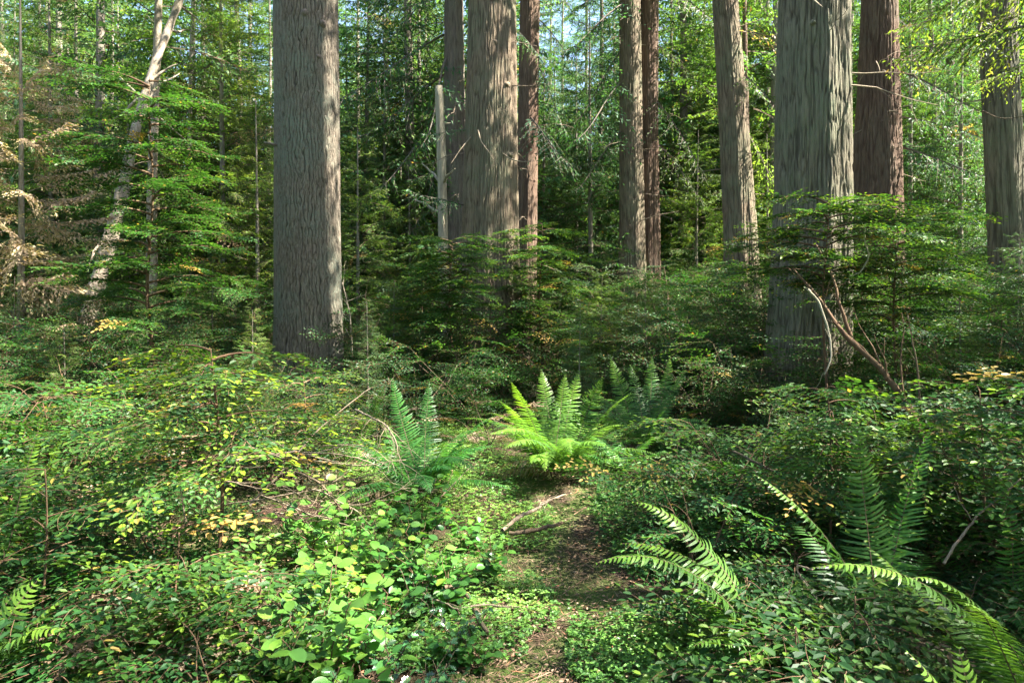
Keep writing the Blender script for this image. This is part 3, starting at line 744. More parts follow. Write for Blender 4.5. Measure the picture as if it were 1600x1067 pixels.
# ------------------------------------------------------------------ background conifers (copies)
def make_conifer(label, kind, seed, H, r, c0, R0, n, brs, fol, asp=0.42, nd_=10):
    rr = np.random.default_rng(seed)
    t = thing('conifer_tree', (0, 0, 0), label, 'tree')
    g, P, rad = simple_trunk(rr, H, r); link('trunk', g.mesh('trunk', M['farbark'], True), t)
    C = crown_cloud(rr, c0, H * 0.98, R0, 0.35, int(n * 3.0), brs, 1.15 if brs is not BR_FAR else .95)
    link('crown', foliage_mesh(C, M[fol], M['twig'], rr, asp), t)
    return t
PROTO = [make_conifer(None, 'y', 41, 6.0, 0.06, 0.6, 1.5, 44, BR_HEM, 'hemleaf'),
         make_conifer(None, 'y', 42, 8.5, 0.08, 0.8, 1.9, 52, BR_CED, 'cedarleaf'),
         make_conifer(None, 'y', 43, 11.0, 0.10, 1.2, 2.3, 60, BR_HEM, 'hemleaf'),
         make_conifer(None, 't', 44, 20.0, 0.20, 2.2, 3.0, 75, BR_CED, 'cedarleaf'),
         make_conifer(None, 't', 45, 22.0, 0.22, 3.2, 3.1, 75, BR_HEM, 'hemleaf'),
         make_conifer(None, 't', 46, 18.0, 0.17, 1.6, 2.7, 75, BR_FAR, 'cedarleaf', 0.4),
         make_conifer(None, 't', 47, 20.0, 0.18, 4.0, 2.8, 30, BR_CED, 'cedarleaf', 0.4),  # airy crown shaped to dapple sunlight, for the unseen trees
         make_conifer(None, 't', 48, 20.0, 0.16, 4.0, 2.6, 14, BR_CED, 'cedarleaf', 0.4)]  # sparser still, lets more sun through the unseen trees
used = [False] * len(PROTO)
def put_conifer(k, px, D, s=1.0, newg=0.4, hue=0.5, label=None, group=None):
    t = PROTO[k] if not used[k] else copy_tree(PROTO[k])
    used[k] = True
    x = (px - 800) / F * D
    t.location = (x, D, float(gz(x, D)) - 0.05); t.rotation_euler = (0, 0, random.uniform(0, 6.28)); t.scale = (s, s, s)
    for c in t.children:
        if c.name.startswith('crown'): c.color = (newg, hue, 0, 1)
    if 'group' in t.keys(): del t['group']
    if 'label' in t.keys(): del t['label']
    t['category'] = 'tree'; t['group'] = 'young conifers filling the background' if k < 3 else 'tall conifers behind'
    if label: t['label'] = label
    else: AUTO.append((t, 'young leafy conifer' if k < 3 else 'tall background conifer', px, D, 8 if k < 3 else 20))
    return t

for k, px, D, s in ((0, 395, 8.6, .26), (1, 575, 8.2, .2), (0, 615, 10.2, .34), (1, 905, 9.0, .2), (2, 1010, 10.5, .2), (0, 100, 6.6, .24), (1, 230, 8.5, .22), (0, 1500, 6.2, .3), (1, 1590, 7.6, .28), (2, 330, 10.5, .2), (0, 1180, 10.8, .36), (0, 940, 11.5, .36), (1, 20, 9.5, .24)):
    t = put_conifer(k, px, D, s, random.uniform(.3, 1), random.uniform(.2, .8)); AUTO.pop(); t.name = 'conifer_seedling'; t['category'] = 'seedling'; t['group'] = 'conifer seedlings among the bushes'; AUTO.append((t, 'small feathery conifer seedling', px, D, 1.5))
def gap(px):   # the bright sky gap in the crowns right of the middle cedar
    return 830 < px < 945
spots = []
def free(x, y, r):
    for (a, b, c) in spots:
        if (a - x) ** 2 + (b - y) ** 2 < ((c + r) * 0.5) ** 2: return False
    spots.append((x, y, r)); return True
for (ph, p_, D_) in LAND: spots.append(((p_ - 800) / F * D_, D_, 1.5))
# hand placed understory conifers
for k, px, D, s, ng, hu in ((0, 560, 14, .9, .5, .3), (1, 600, 17, 1, .3, .5), (0, 640, 15.5, .8, .7, .3), (1, 900, 19, 1.05, .1, 1.0), (1, 870, 24, 1.3, .1, 1.0), (0, 1090, 17, 1, .6, .4),
                            (2, 1420, 15, .8, .3, .6), (1, 1500, 13.5, .9, .2, .8), (0, 1200, 15, .9, .6, .3), (2, 350, 16, 1, .9, .1), (1, 200, 16.5, .9, .9, .1), (0, 400, 14, 1., .9, .1),
                            (2, 80, 17, 1, .5, .3), (2, 540, 21, 1, .3, .4), (1, 1000, 22, 1, .2, .8), (1, 1130, 21, 1.1, .4, .5), (2, 700, 22, 1.1, .4, .5), (2, 912, 27, 1.5, .2, .9), (3, 860, 36, 1, .2, .8), (3, 915, 40, 1, .3, .7), (2, 660, 24, 1.5, .3, .5), (3, 640, 30, 1.1, .5, .5)):
    spots.append(((px - 800) / F * D, D, 2.0)); put_conifer(k, px, D, s, ng, hu)
rp = random.Random(99)
cnt = 0
px = -200
while px < 1800:
    D = rp.uniform(17.2, 21.5); k = rp.choice([2, 2, 2, 1, 5]); k = 1 if gap(px) else k
    spots.append(((px - 800) / F * D, D, 2.0)); put_conifer(k, px, D, rp.uniform(.9, 1.5) if k != 5 else 1, rp.uniform(0.2, 1.0), rp.uniform(0.1, 0.9)); px += rp.uniform(58, 84)
for _ in range(2600):
    D = rp.uniform(17, 46) ; px = rp.uniform(-350, 1950)
    tall = rp.random() < 0.3
    if tall and gap(px) and D > 20: continue
    x = (px - 800) / F * D
    if not free(x, D, 3.0 if tall else 2.3): continue
    k = rp.choice([3, 4, 5]) if tall else rp.choice([0, 1, 2, 2])
    put_conifer(k, px, D, rp.uniform(0.85, 1.2), rp.uniform(0.1, 0.9), rp.uniform(0.1, 0.9)); cnt += 1
    if cnt >= 215: break

def shade_tree(x, y, k, s):  # adds an unseen conifer for its dappled shade
    px = px_of(x, y) if y > 0.5 else (2500 if x > 0 else -900)
    t = PROTO[k] if not used[k] else copy_tree(PROTO[k]); used[k] = True
    t.location = (x, y, float(gz(x, y)) - .05); t.rotation_euler = (0, 0, rp.uniform(0, 6.28)); t.scale = (s, s, s)
    t['category'] = 'tree'; t['group'] = 'unseen conifers added beyond the frame to dapple the sunlight'
    AUTO.append((t, 'unseen conifer added for dappled shade', 1900 if x > 0 else -300, max(1.0, math.hypot(x, y)), 20))
for _ in range(1200):  # unseen trees added around the view to break up the sun
    x = rp.uniform(-16, 24); y = rp.uniform(-12, 18)
    if abs(x) < 0.80 * max(y, 0) + 3.2: continue
    if x < 3 and rp.random() < 0.5: continue
    if x > 0 and 0.5 < y < 3.6 and rp.random() < 0.5: continue
    if not free(x, y, 4.2 if x > 0 else 5.5): continue
    if math.hypot(x - 8.5, y - 4.7) < 1.5: continue  # spot left empty so sun reaches the ferns
    shade_tree(x, y, rp.choice([6, 7]) if (x > 0 and -2 < y < 3) else rp.choice([6, 6, 6, 5]), rp.uniform(.8, 1.15))
for x, y, s in ((12.5, 5.6, 1.0), (15.5, 8.6, 1.0), (10.0, 3.3, .85), (17, 4.5, 1.1), (-7.5, 4.0, 1.0)): shade_tree(x, y, 6, s)  # extra unseen trees added for more dapple
# far wood as one mass, closing the view all round
g = Geo(); rr = np.random.default_rng(5)
Cf = Cloud()
small = Cloud()
for i in range(150):
    ang = rr.uniform(0, 2 * pi) if i > 110 else rr.uniform(radians(45), radians(135)); rad_ = rr.uniform(50, 72)
    x, y = cos(ang) * rad_, sin(ang) * rad_
    if y < 0: rad_ += 5
    b = np.array([x, y, 0.0])
    g.tube(b + np.array([[0, 0, -0.3], [0.1, 0, 8], [0, 0.1, 20]]), (0.3, 0.22, 0.05), 7, 1)
    C = crown_cloud(rr, 0.8, 31 + rr.uniform(-4, 4) - (13 if abs(800 + F * x / max(y, 1) - 885) < 65 and y > 0 else 0), 3.8, 1.2, 170, BR_FAR, 1.1)
    for P, X, N, L, a, sp_ in C.lf:
        q = rr.random(len(P)) < 0.75
        Cf.lf.append((P[q] + b, X[q], N[q], L[q] * 1.4, a[q], sp_[q]))
Cf.fin(); P, X, N, L, a, sp_ = Cf.lf[0]
g.leaves(T_NEEDLE, P, X, N, L, L * 0.5, .6 * sp_ + .38 * rr.random(len(P)), a)
o = tag(link('distant_forest', g.mesh('distant_forest', [M['cedarleaf'], M['farbark']])), 'dense mass of far conifers closing the view behind the trees', 'forest', kind='stuff'); o.color = (0.5, 0.5, 0, 1)

# ------------------------------------------------------------------ understory shrubs
ROWS = [  # distance, [(column, top row)], spacing in px, new growth
    (2.5, [(-120, 930), (0, 925), (150, 960), (330, 985), (420, 1005)], 150, .9),
    (3.1, [(-200, 800), (0, 810), (140, 850), (260, 880), (400, 905)], 140, .9),
    (3.9, [(-200, 640), (0, 655), (120, 690), (240, 790), (400, 830), (470, 830)], 128, .9),
    (4.8, [(-200, 590), (0, 600), (120, 640), (250, 720), (400, 760)], 110, 1.0),
    (6.0, [(-200, 545), (0, 560), (200, 560), (300, 620), (420, 660), (540, 690)], 95, 0.45),
    (7.4, [(-150, 520), (0, 530), (200, 520), (380, 590), (500, 620), (600, 570), (690, 560)], 92, 0.4),
    (9.0, [(-150, 505), (0, 515), (200, 495), (380, 580), (520, 610), (620, 540), (760, 520)], 80, 0.35),
    (11.0, [(-100, 480), (0, 490), (200, 470), (400, 480), (470, 560), (560, 520), (700, 480), (900, 500)], 70, 0.5),
    (13.5, [(-100, 460), (0, 470), (400, 450), (600, 450), (700, 410), (900, 410), (1000, 440), (1100, 400)], 66, 0.6),
    (17.0, [(-100, 440), (400, 430), (700, 420), (1000, 420), (1200, 400)], 66, 0.6),
    # the right hand side
    (3.0, [(1260, 960), (1330, 920), (1480, 880), (1720, 860)], 120, 0.6),
    (3.8, [(1120, 760), (1160, 740), (1300, 850), (1450, 780), (1560, 660), (1800, 600)], 112, 1.1),
    (4.7, [(1040, 670), (1130, 640), (1240, 700), (1400, 640), (1500, 610), (1600, 590), (1800, 560)], 105, 1.0),
    (6.0, [(1120, 650), (1200, 650), (1330, 640), (1450, 560), (1560, 500), (1800, 480)], 86, 0.4),
    (7.4, [(1090, 560), (1160, 570), (1330, 590), (1450, 500), (1560, 430), (1750, 400)], 84, 0.35),
    (9.2, [(940, 590), (1060, 480), (1160, 430), (1340, 400), (1480, 410), (1700, 380)], 76, 0.5),
    (11.5, [(870, 560), (950, 480), (1060, 410), (1200, 390), (1400, 380), (1500, 390), (1700, 340)], 72, 0.6),
    (14.0, [(1160, 400), (1300, 380), (1600, 350), (1750, 340)], 66, 0.6),
    (17.0, [(1240, 390), (1700, 360)], 66, 0.5),
]
rs = random.Random(3)
for D, prof, sp, ng in ROWS:
    xs = [p[0] for p in prof]; ys = [p[1] for p in prof]
    px = xs[0]
    while px < xs[-1]:
        D2 = D * rs.uniform(0.93, 1.08); p2 = px + rs.uniform(-.25, .25) * sp
        top = float(np.interp(p2, xs, ys)) - (26 if D > 6.5 else 12) + rs.choice([rs.uniform(-34, 0), rs.uniform(0, 30), rs.uniform(30, 85)]) * (1 if D < 7 else .45)
        x = (p2 - 800) / F * D2
        px += sp * rs.uniform(0.85, 1.15)
        if abs(x - float(path_x(D2))) < (0.58 if D2 < 5 else .66) and D2 < 7: continue
        if any((a - x) ** 2 + (b - D2) ** 2 < 0.35 and c < 1.6 for a, b, c in spots): continue
        if (395 < p2 < 610 and 3.5 < D2 < 5.4) or (270 < p2 < 400 and 2.9 < D2 < 3.7): continue
        if (780 < p2 < 1010 and 4.5 < D2 < 6.6) or (930 < p2 < 1085 and 5.2 < D2 < 7.3): continue
        put_shrub(p2, top, D2, min(1, max(0, ng * rs.uniform(0.4, 1.4))), rs.uniform(0.2, 0.9))
# special ones

put_shrub(640, 455, 9.6, 0.4, 0.6)
put_shrub(1225, 575, 7.5, 0.4, 0.6)
put_shrub(1345, 560, 7.4, 0.4, 0.6)
put_shrub(780, 520, 9.8, .4, .7)
put_shrub(1150, 520, 8.2, .7, .4)


put_shrub(1165, 640, 4.6, 1.0, 0.2, True, label='bright yellow tipped huckleberry bush beside the path, right of the big fern')
put_shrub(1100, 760, 4.2, 0.9, 0.3, True, label='small bright huckleberry bush leaning over the path edge at right')

# layered sapling with orange new leaves at left
def layered_sapling(label, px, pyb, pyt, D, seed, tiers, R, newg, hue, stem_r=0.013, leaf=1.0, name='huckleberry_sapling', z_lo=0.35, sprs=None):
    sprs = sprs or SPR_HI
    rr = np.random.default_rng(seed); x = (px - 800) / F * D; z0 = float(gz(x, D)); H = EYE + (HZ - pyt) / F * D - z0
    t = thing(name, (x, D, z0), label, 'sapling')
    z = np.linspace(0, H, 14); P = np.stack([0.03 * np.sin(z * 3), 0.03 * np.sin(z * 2.3), z], 1)
    g = Geo(); g.tube(P, np.linspace(stem_r, 0.003, 14), 8); C = Cloud()
    for i in range(tiers):
        u = z_lo + (1 - z_lo) * (i + rr.random()) / tiers; az = i * 2.4 + rr.normal(0, .5); L = R * rr.uniform(.6, 1.1) * (1.1 - 0.6 * u)
        o = np.array([np.interp(u * H, z, P[:, k]) for k in range(3)]); tt = np.linspace(0, 1, 8)
        B = o + np.array([cos(az), sin(az), 0.35]) * L * tt[:, None]; B[:, 2] -= 0.32 * L * tt ** 2
        g.tube(B, np.linspace(stem_r * .5, .002, 8), 5)
        ns = max(3, int(L / 0.075))
        for q, w_ in enumerate(np.linspace(.2, 1, ns)):
            oo = np.array([np.interp(w_, tt, B[:, k]) for k in range(3)]); sa = az + (0 if q == ns - 1 else (1 if q % 2 else -1) * rr.uniform(.5, 1.1))
            C.put(sprs[rr.integers(6)], frame(np.array([cos(sa), sin(sa), rr.normal(0.0, .12)]), roll=rr.normal(0, .2)), oo, rr.uniform(.7, 1.1), 1, rr.uniform(.6, 2.2), leaf)
    link('stem', g.mesh('stem', M['redtwig'], True), t)
    f = link('foliage', cloud_leaves_mesh('sapling_foliage', C, T_OVAL, .56, [M['huck'], M['redtwig']], rr), t); f.color = (newg, hue, 0, 1)
    return t
layered_sapling('slender sapling with layered orange and yellow green sprays on a bare reddish stem', 335, 850, 545, 3.6, 1, 18, 0.72, 1.6, 0.0, z_lo=.48, sprs=SPR_NEAR, stem_r=.015)
layered_sapling('small layered sapling with rusty new leaves at the foot of the fir', 470, 700, 590, 5.6, 2, 12, 0.6, 1.0, 0.0)
layered_sapling('tall thin dark leaved sapling at upper left in front of the pale leaning trunk', 235, 560, 120, 7.6, 3, 46, 1.15, 0.2, 0.4, 0.03, 1.25, 'understory_sapling', .3)
layered_sapling('arching huckleberry crown spreading in front of the thickest cedar trunk', 1290, 700, 318, 6.4, 11, 26, 1.2, 1.0, .4, .02, 1.1, 'tall_huckleberry', .66)
layered_sapling('tall huckleberry right of the arching one, below the reddish cedar', 1400, 700, 312, 6.8, 12, 28, 1.1, 1.0, .4, .02, 1.1, 'tall_huckleberry', .5)
layered_sapling('dark huckleberry with layered sprays crossing in front of the middle cedar trunk', 705, 600, 375, 9.8, 13, 40, 1.15, .6, .4, .02, 1.2, 'tall_huckleberry', .5)
layered_sapling('huckleberry with sparse light sprays at the right foot of the middle cedar', 845, 600, 350, 11.0, 14, 36, 1.0, .8, .3, .02, 1.3, 'tall_huckleberry', .3)
layered_sapling('upright light green sapling right of the path in front of the thick cedar', 1295, 880, 600, 3.9, 6, 16, 0.5, 1.0, .3, .009, 1.15)

for i, (px, pyt, D, R_, ti, ng, hu, lab) in enumerate((
    (55, 735, 2.9, .42, 8, 1.0, .1, 'leafy yellow green shoot standing at the lower left edge'),
    (265, 835, 3.1, .36, 7, 1.0, .1, 'bright huckleberry shoot left of the bare reddish sapling stem'),
    (395, 900, 2.9, .35, 9, .9, .2, 'short bright huckleberry shoot left of the salal'),
    (1535, 610, 3.5, .5, 12, 1.0, .4, 'tall huckleberry shoot with large rusty tipped sprays at right'),
    (1630, 560, 3.2, .5, 14, 1.0, .6, 'big leaved huckleberry shoot rising at the right edge'),
    (1160, 905, 2.9, .32, 8, .8, .4, 'small huckleberry shoot between the two right hand ferns'),
    (1330, 935, 2.6, .36, 9, 1.0, .2, 'huckleberry shoot with orange new leaves below the ladder fern'),
    (1235, 985, 2.3, .3, 8, 1.0, .4, 'low oval leaved shoot near the bottom right'))):
    layered_sapling(lab, px, 0, pyt, D, 60 + i, ti, R_, ng, hu, .006, 1.05, 'huckleberry_shoot', .22, SPR_NEAR)
# dead brown conifer at the left edge
dead = thing('dead_conifer', (*at(-30, 480, 11.5)[:2], 0), 'sunlit brown conifer with dead drooping boughs at the left edge', 'tree')
rr = np.random.default_rng(9); g, P, rad = simple_trunk(rr, 7, 0.06); link('trunk', g.mesh('trunk', M['farbark'], True), dead)
C = crown_cloud(rr, 0.9, 5.2, 1.4, 0.9, 85, BR_CED, 1.2)
C.sg = [(a_, b_, r0_ * .5, r1_ * .5) for a_, b_, r0_, r1_ in C.sg]
c_ = link('crown', foliage_mesh(C, M['brownleaf'], M['paletwig'], rr, .42), dead); c_.color = (0.6, .5, 0, 1)
dead.location = (-7.15, 9.9, float(gz(-7.15, 9.9)))

# boughs hanging into the frame at upper right, from a near cedar just outside the frame
near = thing('cedar_tree', (5.35, 5.9, float(gz(5.35, 5.9))), 'near cedar outside the right edge whose bright yellow green boughs hang into the top corner', 'tree')
rr = np.random.default_rng(31); g, P, rad = simple_trunk(rr, 16, 0.17, 20); link('trunk', g.mesh('trunk', M['redbark'], True), near)
C = crown_cloud(rr, 7.5, 15, 1.8, .5, 22, BR_FAR, .9)
for (z_, az_, L_) in ((4.1, 2.85, 1.9), (4.3, 2.45, 2.0), (4.45, 3.1, 1.9), (4.6, 2.65, 1.8), (4.0, 2.0, 1.4), (4.7, 2.2, 2.0)):
    C.put(BR_FINE[rr.integers(3)], frame(np.array([cos(az_), sin(az_), -0.05])), np.array([0, 0, z_]), L_, L_ * .8, 1.6, L_ * 1.15)
c_ = link('crown', foliage_mesh(C, M['hemleaf'], M['twig'], rr, .34), near); c_.color = (1.0, .15, 0, 1)

# long arching boughs of the dark tree, drooping left between the fir and the cedar
def boughs(parent, specs, fol, seed, col, brs, dens_lk=1.0):
    rr = np.random.default_rng(seed); C = Cloud(); b = np.array(parent.location)
    for (px0, py0, px1, py1, D, k) in specs:
        A = at(px0, py0, D) - b; A[1] = 0; B = at(px1, py1, D) - b; B[1] = rr.uniform(-1.4, 0.3); d = B - A; L = np.linalg.norm(d); d[2] += 0.22 * L
        C.put(brs[rr.integers(len(brs))], frame(d, roll=rr.normal(0, .15)), A, L * k, L * 0.9, 1, L * dens_lk)
    f = link('boughs', foliage_mesh(C, M[fol], M['darkbark'], rr, .3), parent); f.color = (*col, 0, 1)
boughs(t4, [(705, 30, 535, 190, 15, 1.1), (705, 90, 560, 230, 15, 1.05), (708, -20, 560, 60, 15, 1.1), (708, 150, 590, 330, 15, 1), (708, 200, 640, 380, 15, 1), (705, -60, 540, 0, 14.6, 1.1),
            (712, 250, 640, 300, 15, 1), (708, 60, 660, 260, 15, 1), (708, -70, 600, 90, 15, 1.0)], 'cedarleaf', 1, (.3, .6), BR_CED)
boughs(t1, [(985, -60, 900, 60, 16, 1.1), (985, 0, 890, 130, 16, 1.1), (985, 60, 910, 200, 16, 1.1), (985, 120, 900, 250, 16, 1.1), (985, 190, 905, 320, 16, 1)], 'cedarleaf', 2, (.1, 1.0), BR_CED)
boughs(t2, [(1020, -40, 1100, 90, 16, 1), (1020, 60, 1110, 170, 16, 1), (1020, 140, 1090, 300, 16, 1), (1020, 210, 1100, 330, 16, 1)], 'hemleaf', 3, (.5, .3), BR_HEM)
boughs(e_t, [(1150, -60, 1220, 60, 13, 1.1), (1155, 50, 1215, 140, 13, 1.1), (1155, 110, 1215, 250, 13, 1), (1160, 190, 1220, 320, 13, 1)], 'hemleaf', 4, (.6, .3), BR_HEM)
boughs(t3, [(830, -50, 905, 50, 15, 1.1), (830, 20, 900, 120, 15, 1.1), (830, 90, 885, 220, 15, 1.0), (828, 180, 880, 300, 15, 1)], 'cedarleaf', 9, (.2, .9), BR_CED)
boughs(redced, [(1395, 30, 1480, 120, 12, 1.1), (1400, 110, 1490, 230, 12, 1.1), (1400, 180, 1500, 260, 12, 1.2), (1400, 230, 1480, 330, 12, 1)], 'cedarleaf', 5, (.3, .9), BR_CED)
boughs(h_t, [(1545, 20, 1470, 130, 9, 1), (1590, 40, 1680, 120, 9, 1), (1590, 180, 1680, 300, 9, 1)], 'hemleaf', 6, (.6, .3), BR_HEM)
boughs(midced, [(735, 195, 660, 225, 11.2, 1.0), (735, 320, 640, 330, 11.2, 1.0), (800, 30, 850, 90, 11.2, 1.0)], 'cedarleaf', 7, (.3, .8), BR_CED)

# ------------------------------------------------------------------ sword ferns
def frond_geo(base, tip, arch, W, rng, side_tilt=0.0, hang=0.25, sp=0.019, pl=1.12):
    base = np.asarray(base, float); tip = np.asarray(tip, float)
    L0 = np.linalg.norm(tip - base); mid = (base + tip) / 2 + np.array([0, 0, arch * L0]) + rng.normal(0, .02, 3)
    n = 40; t = np.linspace(0, 1, n)[:, None]
    P = (1 - t) ** 2 * base + 2 * t * (1 - t) * mid + t * t * tip
    P += np.outer(np.sin(t[:, 0] * 5 + rng.random() * 6), unit(np.cross(tip - base, [0, 0, 1]))) * 0.012
    seg = np.linalg.norm(np.diff(P, axis=0), axis=1); s = np.r_[0, np.cumsum(seg)]; L = s[-1]
    g = Geo(); g.tube(P, np.linspace(0.0034, 0.0008, n), 5, 1)
    m = int(L * 0.86 / sp); u = np.linspace(0.13, 0.995, m)
    Q = np.stack([np.interp(u * L, s, P[:, i]) for i in range(3)], 1)
    tan = unit(np.gradient(Q, axis=0)); up = np.array([0, 0, 1.]) + rng.normal(0, .08, 3)
    horiz = unit(tip - base * 1.0); 
    sd = unit(np.cross(tan, np.broadcast_to(up, tan.shape)))
    if abs(unit(tip - base)[2]) > 0.9: sd = unit(np.cross(tan, np.broadcast_to(np.array([0, -1, 0.3]), tan.shape)))
    nor = np.cross(sd, tan)
    roll = side_tilt
    sd2 = sd * cos(roll) + nor * sin(roll); nor2 = -sd * sin(roll) + nor * cos(roll)
    prof = np.minimum(1, 0.55 + (u - .13) * 3.0) * np.clip((1 - u) / 0.62, 0.04, 1) ** 0.72
    rn = rng.random() * 0.5
    for sg in (1, -1):
        fw = np.radians(rng.normal(16, 5, m) + 22 * u)
        X = sd2 * (sg * np.cos(fw))[:, None] + tan * np.sin(fw)[:, None] - np.array([0, 0, 1.]) * (hang * rng.uniform(.7, 1.3, m))[:, None]
        X += rng.normal(0, .05, X.shape)
        Ln = W * prof * rng.uniform(.9, 1.08, m) * pl
        # the sickle bends towards the frond's tip on both sides: mirror the template across the pinna
        TT = (T_PINNA[0] * np.array([1, sg * 1.0, 1]), T_PINNA[1] if sg > 0 else [f[::-1] for f in T_PINNA[1]])
        g.leaves(TT, Q + nor2 * 0.001, X, nor2 + rng.normal(0, .10, nor2.shape), Ln, np.minimum(sp * 0.80, Ln * 0.5) * np.ones(m), np.clip(rn + rng.random(m) * .45, 0, .97), np.clip(u * 0 + rng.random() * .3 + .35 * (u > .7), 0, 1))
    return g
def fern(label, px, py, D, fronds, nrand, L, W, seed, newg=0.5, hue=0.3, base_spread=.05, z_extra=0.0, fan=(0, 6.28), sp=0.019, up=0.62):
    """fronds: explicit (tip px, tip py, tip D, arch, tilt)"""
    rr = np.random.default_rng(seed); x = (px - 800) / F * D; z0 = float(gz(x, D)) + z_extra
    b = np.array([x, D, z0]); t = thing('sword_fern', b, label, 'fern', 'sword ferns')
    lst = []
    for (tx, ty, tD, arch, tilt) in fronds: lst.append((at(tx, ty, tD) - b, arch, tilt, newg))
    for i in range(nrand):
        az = fan[0] + (fan[1] - fan[0]) * (i + rr.uniform(.1, .9)) / nrand; l = L * rr.uniform(.7, 1.08); e = up * rr.uniform(.35, 1.35)
        lst.append((np.array([cos(az) * l * cos(e), sin(az) * l * cos(e), max(.03, l * sin(e) * .8)]), rr.uniform(.16, .34), rr.normal(0, .2), newg * rr.uniform(.2, 1.1)))
    for tip, arch, tilt, ng in lst:
        g = frond_geo(rr.normal(0, base_spread, 3) * np.array([1, 1, .3]) + np.array([0, 0, .03]), tip, arch, W, rr, tilt, sp=sp)
        f = link('frond', g.mesh('frond', [M['fern'], M['twig']]), t); f.color = (ng, hue + rr.uniform(-.15, .15), 0, 1)
    for i in range(3):
        az = rr.random() * 6.28; l = L * rr.uniform(.45, .75)
        g = frond_geo(np.array([0, 0, .04]), np.array([cos(az) * l, sin(az) * l, .02]), rr.uniform(.1, .3), W * .8, rr, rr.normal(0, .5), hang=.7, sp=sp)
        f = link('dead_frond', g.mesh('dead_frond', [M['brownleaf'], M['twig']]), t); f.color = (.1, .5, 0, 1); f['label'] = 'withered brown frond lying at the foot of the fern'
    return t
fern('large bright green sword fern in the centre at the end of the path', 872, 725, 6.1,
     [(800, 598, 5.8, .22, 0), (885, 585, 6.4, .10, 0), (942, 590, 6.1, .16, 0), (985, 615, 5.9, .22, 0), (782, 628, 5.6, .26, 0), (975, 664, 5.5, .34, 0), (768, 676, 5.4, .30, 0), (765, 645, 5.9, .3, 0), (828, 722, 5.2, .3, 0),
      (850, 735, 5.2, .34, 0), (788, 700, 5.3, .28, 0), (905, 580, 6.5, .12, 0), (845, 578, 6.5, .1, 0), (950, 700, 5.4, .3, 0), (893, 708, 5.1, .36, 0)], 18, 1.1, 0.15, 1, .95, .25, up=.55)  # strong new growth tint stands in for sun on the fronds
fern('tall sword fern behind and right of the central one, fronds tinted pale as if backlit', 1005, 670, 6.9,
     [(955, 560, 7.2, .06, 0), (985, 570, 7.3, .06, 0), (1045, 560, 7.4, .08, 0), (1070, 575, 7.2, .12, 0), (1020, 558, 7.7, .06, 0)], 15, 1.0, 0.15, 2, 1.0, .3)  # full tint puts the sunlit look into the frond colour
fern('bluish green sword fern with drooping fronds left of the path bend', 655, 730, 5.4,
     [(772, 650, 5.1, .3, 0), (760, 705, 4.9, .35, 0), (740, 735, 4.7, .35, 0), (612, 592, 5.7, .05, 0), (668, 600, 5.8, .05, 0), (700, 690, 4.9, .3, 0)], 19, 0.95, 0.14, 3, .15, .95)
fern('sword fern at right with a bright frond reaching left over the path edge', 1222, 1030, 2.8,
     [(933, 882, 2.55, .36, .1), (988, 785, 2.95, .33, .2), (970, 850, 2.9, .30, .1), (1085, 1010, 2.4, .3, 0)], 5, 0.62, 0.111, 4, .9, .3, fan=(1.5, 5.2))
fern('upright sword fern at right with one tall ladder like frond', 1372, 890, 3.0,
     [(1338, 650, 3.05, .05, 0), (1180, 742, 2.95, .2, 0), (1455, 665, 3.3, .08, 0), (1395, 1010, 2.9, .35, 0), (1420, 700, 3.7, .06, 0)], 4, 0.7, 0.13, 5, .45, .5, fan=(0.2, 3.0))
fern('large arching sword fern in the lower right corner with yellow green fronds', 1660, 1010, 2.35,
     [(1268, 885, 2.35, .34, 0), (1425, 905, 2.1, .36, 0), (1350, 850, 2.7, .26, 0), (1500, 940, 2.0, .3, 0)], 5, 0.7, 0.117, 6, .95, .25, fan=(1.2, 3.6))
fern('fern of low yellow green arching fronds in the bottom right corner', 1620, 1210, 1.9,
     [(1415, 1015, 1.9, .26, 0), (1440, 1100, 1.75, .3, 0), (1500, 1010, 2.0, .2, 0)], 3, .5, 0.104, 7, 1.0, .15, fan=(1.5, 3.4))
fern('pale dry fern in the lower left corner', -60, 1010, 2.5, [(100, 935, 2.45, .25, 0), (60, 905, 2.6, .2, 0), (110, 985, 2.4, .3, 0), (40, 900, 2.7, .15, 0)], 6, .55, 0.111, 8, 1.0, .0)
fern('blue green fern half hidden under the left bushes', 190, 770, 4.4, [(225, 665, 4.3, .2, 0), (150, 690, 4.2, .2, 0)], 8, .6, .09, 9, .1, .95)
fern('fern tucked behind the bright yellow tipped bush', 985, 705, 5.9, [(1040, 640, 5.8, .25, 0), (1050, 680, 5.6, .3, 0)], 6, .65, .09, 10, .2, .8)
fern('small fern beneath the ladder fern', 1300, 1010, 2.9, [], 8, .45, .07, 11, .4, .5)
fern('bright fern seen over the dark twigs beneath the fir', 560, 690, 6.4, [(600, 600, 6.3, .1, 0)], 8, .7, .09, 12, .7, .2)
fern('fern at right under the tall bushes', 1500, 800, 4.2, [(1450, 680, 4.1, .15, 0)], 7, .7, .09, 13, .5, .4)
fern('yellowing small fern in the left bushes near the bare pale stem', 300, 900, 3.2, [(250, 850, 3.2, .25, 0)], 6, .42, .06, 21, 1.0, .0, up=.4)
fern('yellow green fern at the far left edge', 10, 740, 3.4, [(70, 640, 3.4, .2, 0), (-20, 625, 3.4, .15, 0), (95, 680, 3.3, .3, 0)], 6, .5, .07, 22, 1.0, .05)
fern('low fern with rusty yellow fronds at lower left', 170, 960, 2.8, [(230, 900, 2.8, .25, 0)], 6, .42, .06, 23, .9, .0, up=.4)
fern('pale fern under the dead twig heap', 430, 860, 3.9, [(405, 815, 3.8, .2, 0), (470, 800, 3.9, .2, 0)], 5, .4, .06, 24, .9, .2, up=.4)
